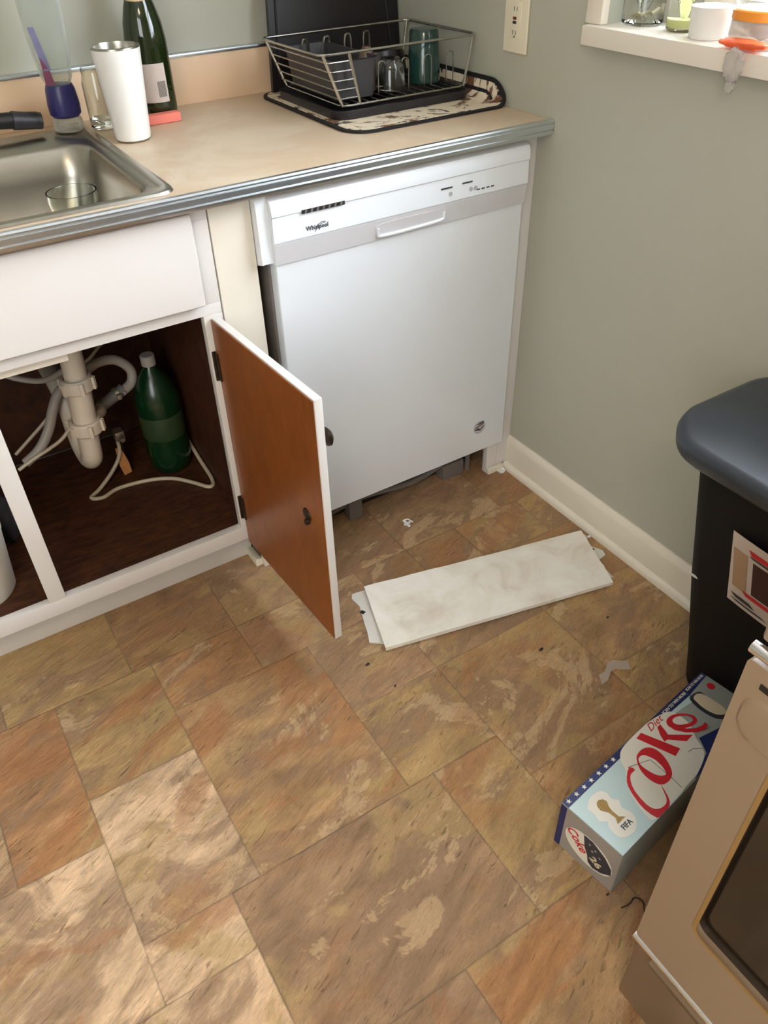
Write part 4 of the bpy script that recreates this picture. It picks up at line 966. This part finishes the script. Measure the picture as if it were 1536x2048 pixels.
# dish rack
rk = thing('dish_rack', 'chrome wire dish rack with black tray on the patterned mat', 'dish rack', (-.2, .35, H + .006))
rx0, rx1, ry0, ry1 = -.365, -.035, .205, .470; rb0, rt = H + .028, H + .125
bm = nb(); loft(bm, [rect_loop(rx0 - .012, rx1 + .0, ry0 - .010, ry1 + .012, .03, H + .0066), rect_loop(rx0 - .016, rx1 + .004, ry0 - .014, ry1 + .016, .03, H + .024), rect_loop(rx0 - .012, rx1 + .0, ry0 - .010, ry1 + .012, .028, H + .024), rect_loop(rx0, rx1 - .01, ry0, ry1, .025, H + .011)])
obj('drip_tray', bm, 'blackm', rk)
RIM = (-.402, -.010, .212, .487)
def rloop(x0, x1, y0, y1, r, z): return [Vector(p) for p in rect_loop(x0, x1, y0, y1, r, z, 5)]
obj('top_rim', tube(nb(), rloop(*RIM, .02, H + .127), .0026, 8, closed=True), 'wire', rk)
obj('bottom_rim', tube(nb(), rloop(rx0 + .006, rx1 - .006, ry0 + .004, ry1 - .004, .02, H + .030), .0022, 8, closed=True), 'wire', rk)
b = nb()
for k in range(13):
    x = rx0 + .02 + k * (rx1 - rx0 - .04) / 12; obj('floor_wire', tube(nb(), [(x, ry0 + .004, H + .033), (x, ry1 - .004, H + .033)], .0014, 6), 'wire', rk)
for k in range(5):
    z = H + .045 + k * .017; x_in = lambda y: rx0 + .004 - (z - H - .03) * .33
    x2 = x_in(0); obj('side_wire', tube(nb(), [(x2, ry1, z), (x2, ry0 + .012, z), (x2 + .006, ry0 + .005, z), (x2 + .05, ry0 + .005, z)], .0016, 6), 'wire', rk)
for (xb, yb, xt, yt) in ((rx0 + .008, ry0 + .006, -.394, .216), (rx0 + .05, ry0 + .005, -.335, .213), (rx0 + .008, ry1 - .006, -.394, .48), (rx1 - .01, ry1 - .006, -.018, .48), (rx1 - .01, ry0 + .006, -.018, .216)):
    b = nb(); tube(b, [(xb, yb, H + .030), (xt, yt, H + .127)], .0034, 8); obj('upright', b, 'wire', rk)
for k, x in enumerate((-.235, -.175, -.115, -.055)):
    for y in (ry0 + .045,):
        b = nb(); tube(b, [(x - .009, y, H + .033), (x - .009, y, H + .085), (x - .004, y, H + .094), (x + .004, y, H + .094), (x + .009, y, H + .085), (x + .009, y, H + .033)], .0015, 6, 3); obj('plate_prong', b, 'wire', rk)
for k, x in enumerate((-.31, -.255, -.2, -.15)):
    b = nb(); tube(b, [(x - .008, ry1 - .02, H + .033), (x - .008, ry1 - .02, H + .110), (x, ry1 - .02, H + .120), (x + .008, ry1 - .02, H + .110), (x + .008, ry1 - .02, H + .033)], .0022, 6, 3); obj('plate_prong', b, 'wire', rk)
# things in the rack
bm = nb(); loft(bm, [rect_loop(-.352, -.262, .235, .45, .012, H + .036), rect_loop(-.362, -.256, .228, .458, .014, H + .108), rect_loop(-.365, -.253, .225, .461, .014, H + .110), rect_loop(-.360, -.258, .230, .456, .012, H + .110), rect_loop(-.350, -.264, .238, .447, .01, H + .040)])
single('utensil_caddy', bm, plain('charcoal_caddy', (58, 58, 60), .4), 'charcoal grey plastic tub in the left end of the dish rack', 'container', (-.3, .34, H + .036))
pm = Matrix.Translation((-.174, .378, H + .092)) @ Matrix.Rotation(math.radians(168), 4, 'X')
pn = thing('saucepan', 'black pan upside down at the back of the dish rack', 'pan', (-.174, .378, H + .04))
b = nb(); lathe(b, up_glass([(.058, .0), (.066, .005), (.070, .055), (.072, .057)], .002), (0, 0, 0), 40, pm); obj('pan_bowl', b, 'pot', pn)
b = nb(); tube(b, [pm @ Vector(p) for p in ((.068, 0, .05), (.086, 0, .052), (.100, .006, .05))], .006, 10, 4); obj('pan_handle', b, 'black', pn)
b = nb(); lathe(b, up_glass([(.026, .0), (.030, .004), (.036, .075), (.037, .077)], .002), (-.103, .285, H + .0355), 36, Matrix.Rotation(math.radians(4), 4, 'Y'))
b.free()
b = nb(); lathe(b, [(.0375, 0), (.0375, .002), (.032, .098), (.029, .103), (0, .104), (0, .100), (.027, .099), (.030, .095), (.0350, .001)], (-.098, .290, H + .0355), 36)
single('teal_glass', b, plain('teal_tumbler_glass', (44, 88, 80), .12, spec=.8, Transmission_Weight=.55), 'dark teal drinking glass upside down in the dish rack', 'glass', (-.098, .29, H + .0355))
b = nb(); lathe(b, [(.032, 0), (.032, .002), (.030, .045), (.020, .062), (0, .064), (0, .061), (.019, .059), (.0275, .044), (.030, .001)], (-.205, .262, H + .0355), 32)
single('clear_cup', b, 'clear', 'small clear glass cup upside down in the middle of the dish rack', 'cup', (-.205, .262, H + .0355))
b = nb(); lathe(b, [(.016, 0), (.017, .0), (.019, .05), (.017, .07), (.008, .085), (0, .086)], (-.250, .285, H + .0355), 24)
single('brown_cup', b, plain('brown_plastic_cup', (92, 70, 56), .4), 'small brown cup between the grey tub and the clear cup', 'cup', (-.25, .285, H + .0355))
# black board leaning behind the rack
lx0, lx1 = -.372, .0
LM = frame((0, .535, H + .006), (1, 0, 0), (0, .10, 1))
bd_ = thing('cutting_board', 'large black cutting board leaning on the wall behind the dish rack', 'cutting board', (-.18, .54, H + .006))
b = nb(); prism(b, [(-.366, .0), (-.006, .0), (-.006, .40), (-.05, .43), (-.31, .43), (-.33, .41)], LM, .012)
obj('board', b, 'board', bd_)
b = nb(); tube(b, [LM @ Vector(p) for p in ((-.345, .03, .013), (-.315, .39, .013), (-.06, .40, .013), (-.03, .03, .013), (-.345, .03, .013))], .0025, 6); obj('juice_groove', b, 'black', bd_)

# ================================================================ wall plate, window sill things
sw = thing('outlet_plate', 'ivory wall outlet with test buttons above the counter end', 'outlet', (0, .092, 1.06))
fr = frame((-.0004, .092, 1.073), (0, -1, 0), (0, 0, 1))
b = nb(); box(b, -.0365, .0365, -.0595, .0595, 0, .006, .003, 3, fr); obj('plate', b, 'plate', sw)
b = nb(); box(b, -.0165, .0165, -.0335, .0335, .004, .0075, .0012, 2, fr); ins = obj('insert', b, 'plate', sw)
b = nb(); box(b, -.006, .004, .001, .006, .0075, .0095, .0006, 1, fr); obj('reset_button', b, 'redbtn', ins, label='dark red button')
b = nb(); box(b, -.006, .004, -.0065, -.0015, .0075, .0095, .0006, 1, fr); obj('test_button', b, 'dark', ins, label='black button')
b = nb(); box(b, -.006, -.0045, -.026, -.018, .0072, .0078, 0, 1, fr); box(b, .003, .0045, -.026, -.019, .0072, .0078, 0, 1, fr); prism(b, circle(.002, 10, 0, -.0295), fr @ Matrix.Translation((0, 0, .0072)), .0006); box(b, -.006, -.0045, .016, .024, .0072, .0078, 0, 1, fr); box(b, .003, .0045, .016, .023, .0072, .0078, 0, 1, fr)
obj('socket_slot', b, 'dark', ins)
b = nb(); lathe(b, [(0, .0018), (.002, .0015), (.0028, 0)], (0, 0, 0), 12, fr @ Matrix.Translation((.001, .048, .006))); obj('screw', b, 'chrome', sw)

SZ = 1.0908
b = nb(); lathe(b, up_glass([(.033, .0), (.037, .004), (.037, .11), (.031, .125), (.031, .14)], .0025), (.047, -.197, SZ), 40)
jar = single('storage_jar', b, 'clear', 'wide clear glass jar at the left end of the window sill', 'jar', (.047, -.197, SZ))
b = nb()
for k in range(7):
    a = k * .9; r_ = .006 + .0028 * k; tube(b, [(.047 + r_ * math.cos(a), -.197 + r_ * math.sin(a), SZ + .0085 + .002 * k), (.047 + r_ * math.cos(a + .8), -.197 + r_ * math.sin(a + .8), SZ + .010 + .003 * k)], .0035, 6)
single('dried_flower', b, plain('dried_petals', (180, 170, 140), .8, var=.3, nscale=60), 'pinch of dried petals on the bottom of the sill jar', 'dried petals', (.047, -.197, SZ + .007))
b = nb(); lathe(b, up_glass([(.024, .0), (.028, .004), (.030, .11), (.030, .112)], .002), (.045, -.292, SZ), 36)
single('drinking_glass', b, 'clear', 'clear glass with yellow contents between jar and white cup', 'glass', (.045, -.292, SZ))
b = nb(); lathe(b, [(0, 0), (.025, 0), (.0265, .012), (0, .013)], (.045, -.292, SZ + .0065), 30)
single('candle_wax', b, 'yell', 'pale yellow layer inside the sill glass', 'wax', (.045, -.292, SZ + .0065))
b = nb(); lathe(b, [(0, 0), (.030, 0), (.031, .002), (.034, .044), (.0348, .046), (.0335, .046), (.030, .004), (0, .003)], (.022, -.366, SZ), 40)
single('white_ramekin', b, 'tumbler', 'small white cup on the sill between glass and orange-lidded jar', 'cup', (.022, -.366, SZ))
pj = thing('food_jar', 'clear plastic jar with an orange lid on the right of the sill', 'jar', (.022, -.468, SZ))
b = nb(); lathe(b, up_glass([(.046, .0), (.049, .004), (.049, .035), (.046, .040)], .0016), (.022, -.468, SZ), 40); obj('jar_body', b, 'wrapc', pj)
b = nb(); lathe(b, [(.050, .038), (.050, .050), (.048, .052), (0, .052), (0, .048), (.047, .038)], (.022, -.468, SZ), 40); obj('lid', b, 'pillcap', pj, label='orange lid')
b = nb(); lathe(b, [(0, .053), (.045, .053), (.048, .058), (.048, .10), (0, .101)], (.022, -.468, SZ), 40); obj('upper_jar', b, 'clearp', pj)
def crumple(cx, cy, cz, a, b_, c, seed, amp=.35, fq=3.):
    b = nb(); bmesh.ops.create_icosphere(b, subdivisions=3, radius=1.0)
    for v in b.verts:
        n_ = 1 + amp * mathutils.noise.noise(v.co * fq + Vector((seed, 0, 0))); v.co = Vector((cx + v.co.x * a * n_, cy + v.co.y * b_ * n_, cz + v.co.z * c * n_))
    return b
wr = thing('snack_wrapper', 'crumpled clear and orange wrapper drooping over the sill edge', 'wrapper', (-.03, -.47, SZ))
obj('orange_part', crumple(-.028, -.475, SZ + .009, .016, .045, .007, 2.2), 'wrapo', wr, angle=180)
b = crumple(-.045, -.478, SZ - .018, .007, .017, .024, 5.1, .5, 4.); obj('clear_tail', b, 'wrapc', wr, angle=180)
b = crumple(-.045, -.480, SZ - .048, .005, .008, .010, 8.1, .5, 5.); obj('twist', b, 'wrapc', wr, angle=180)
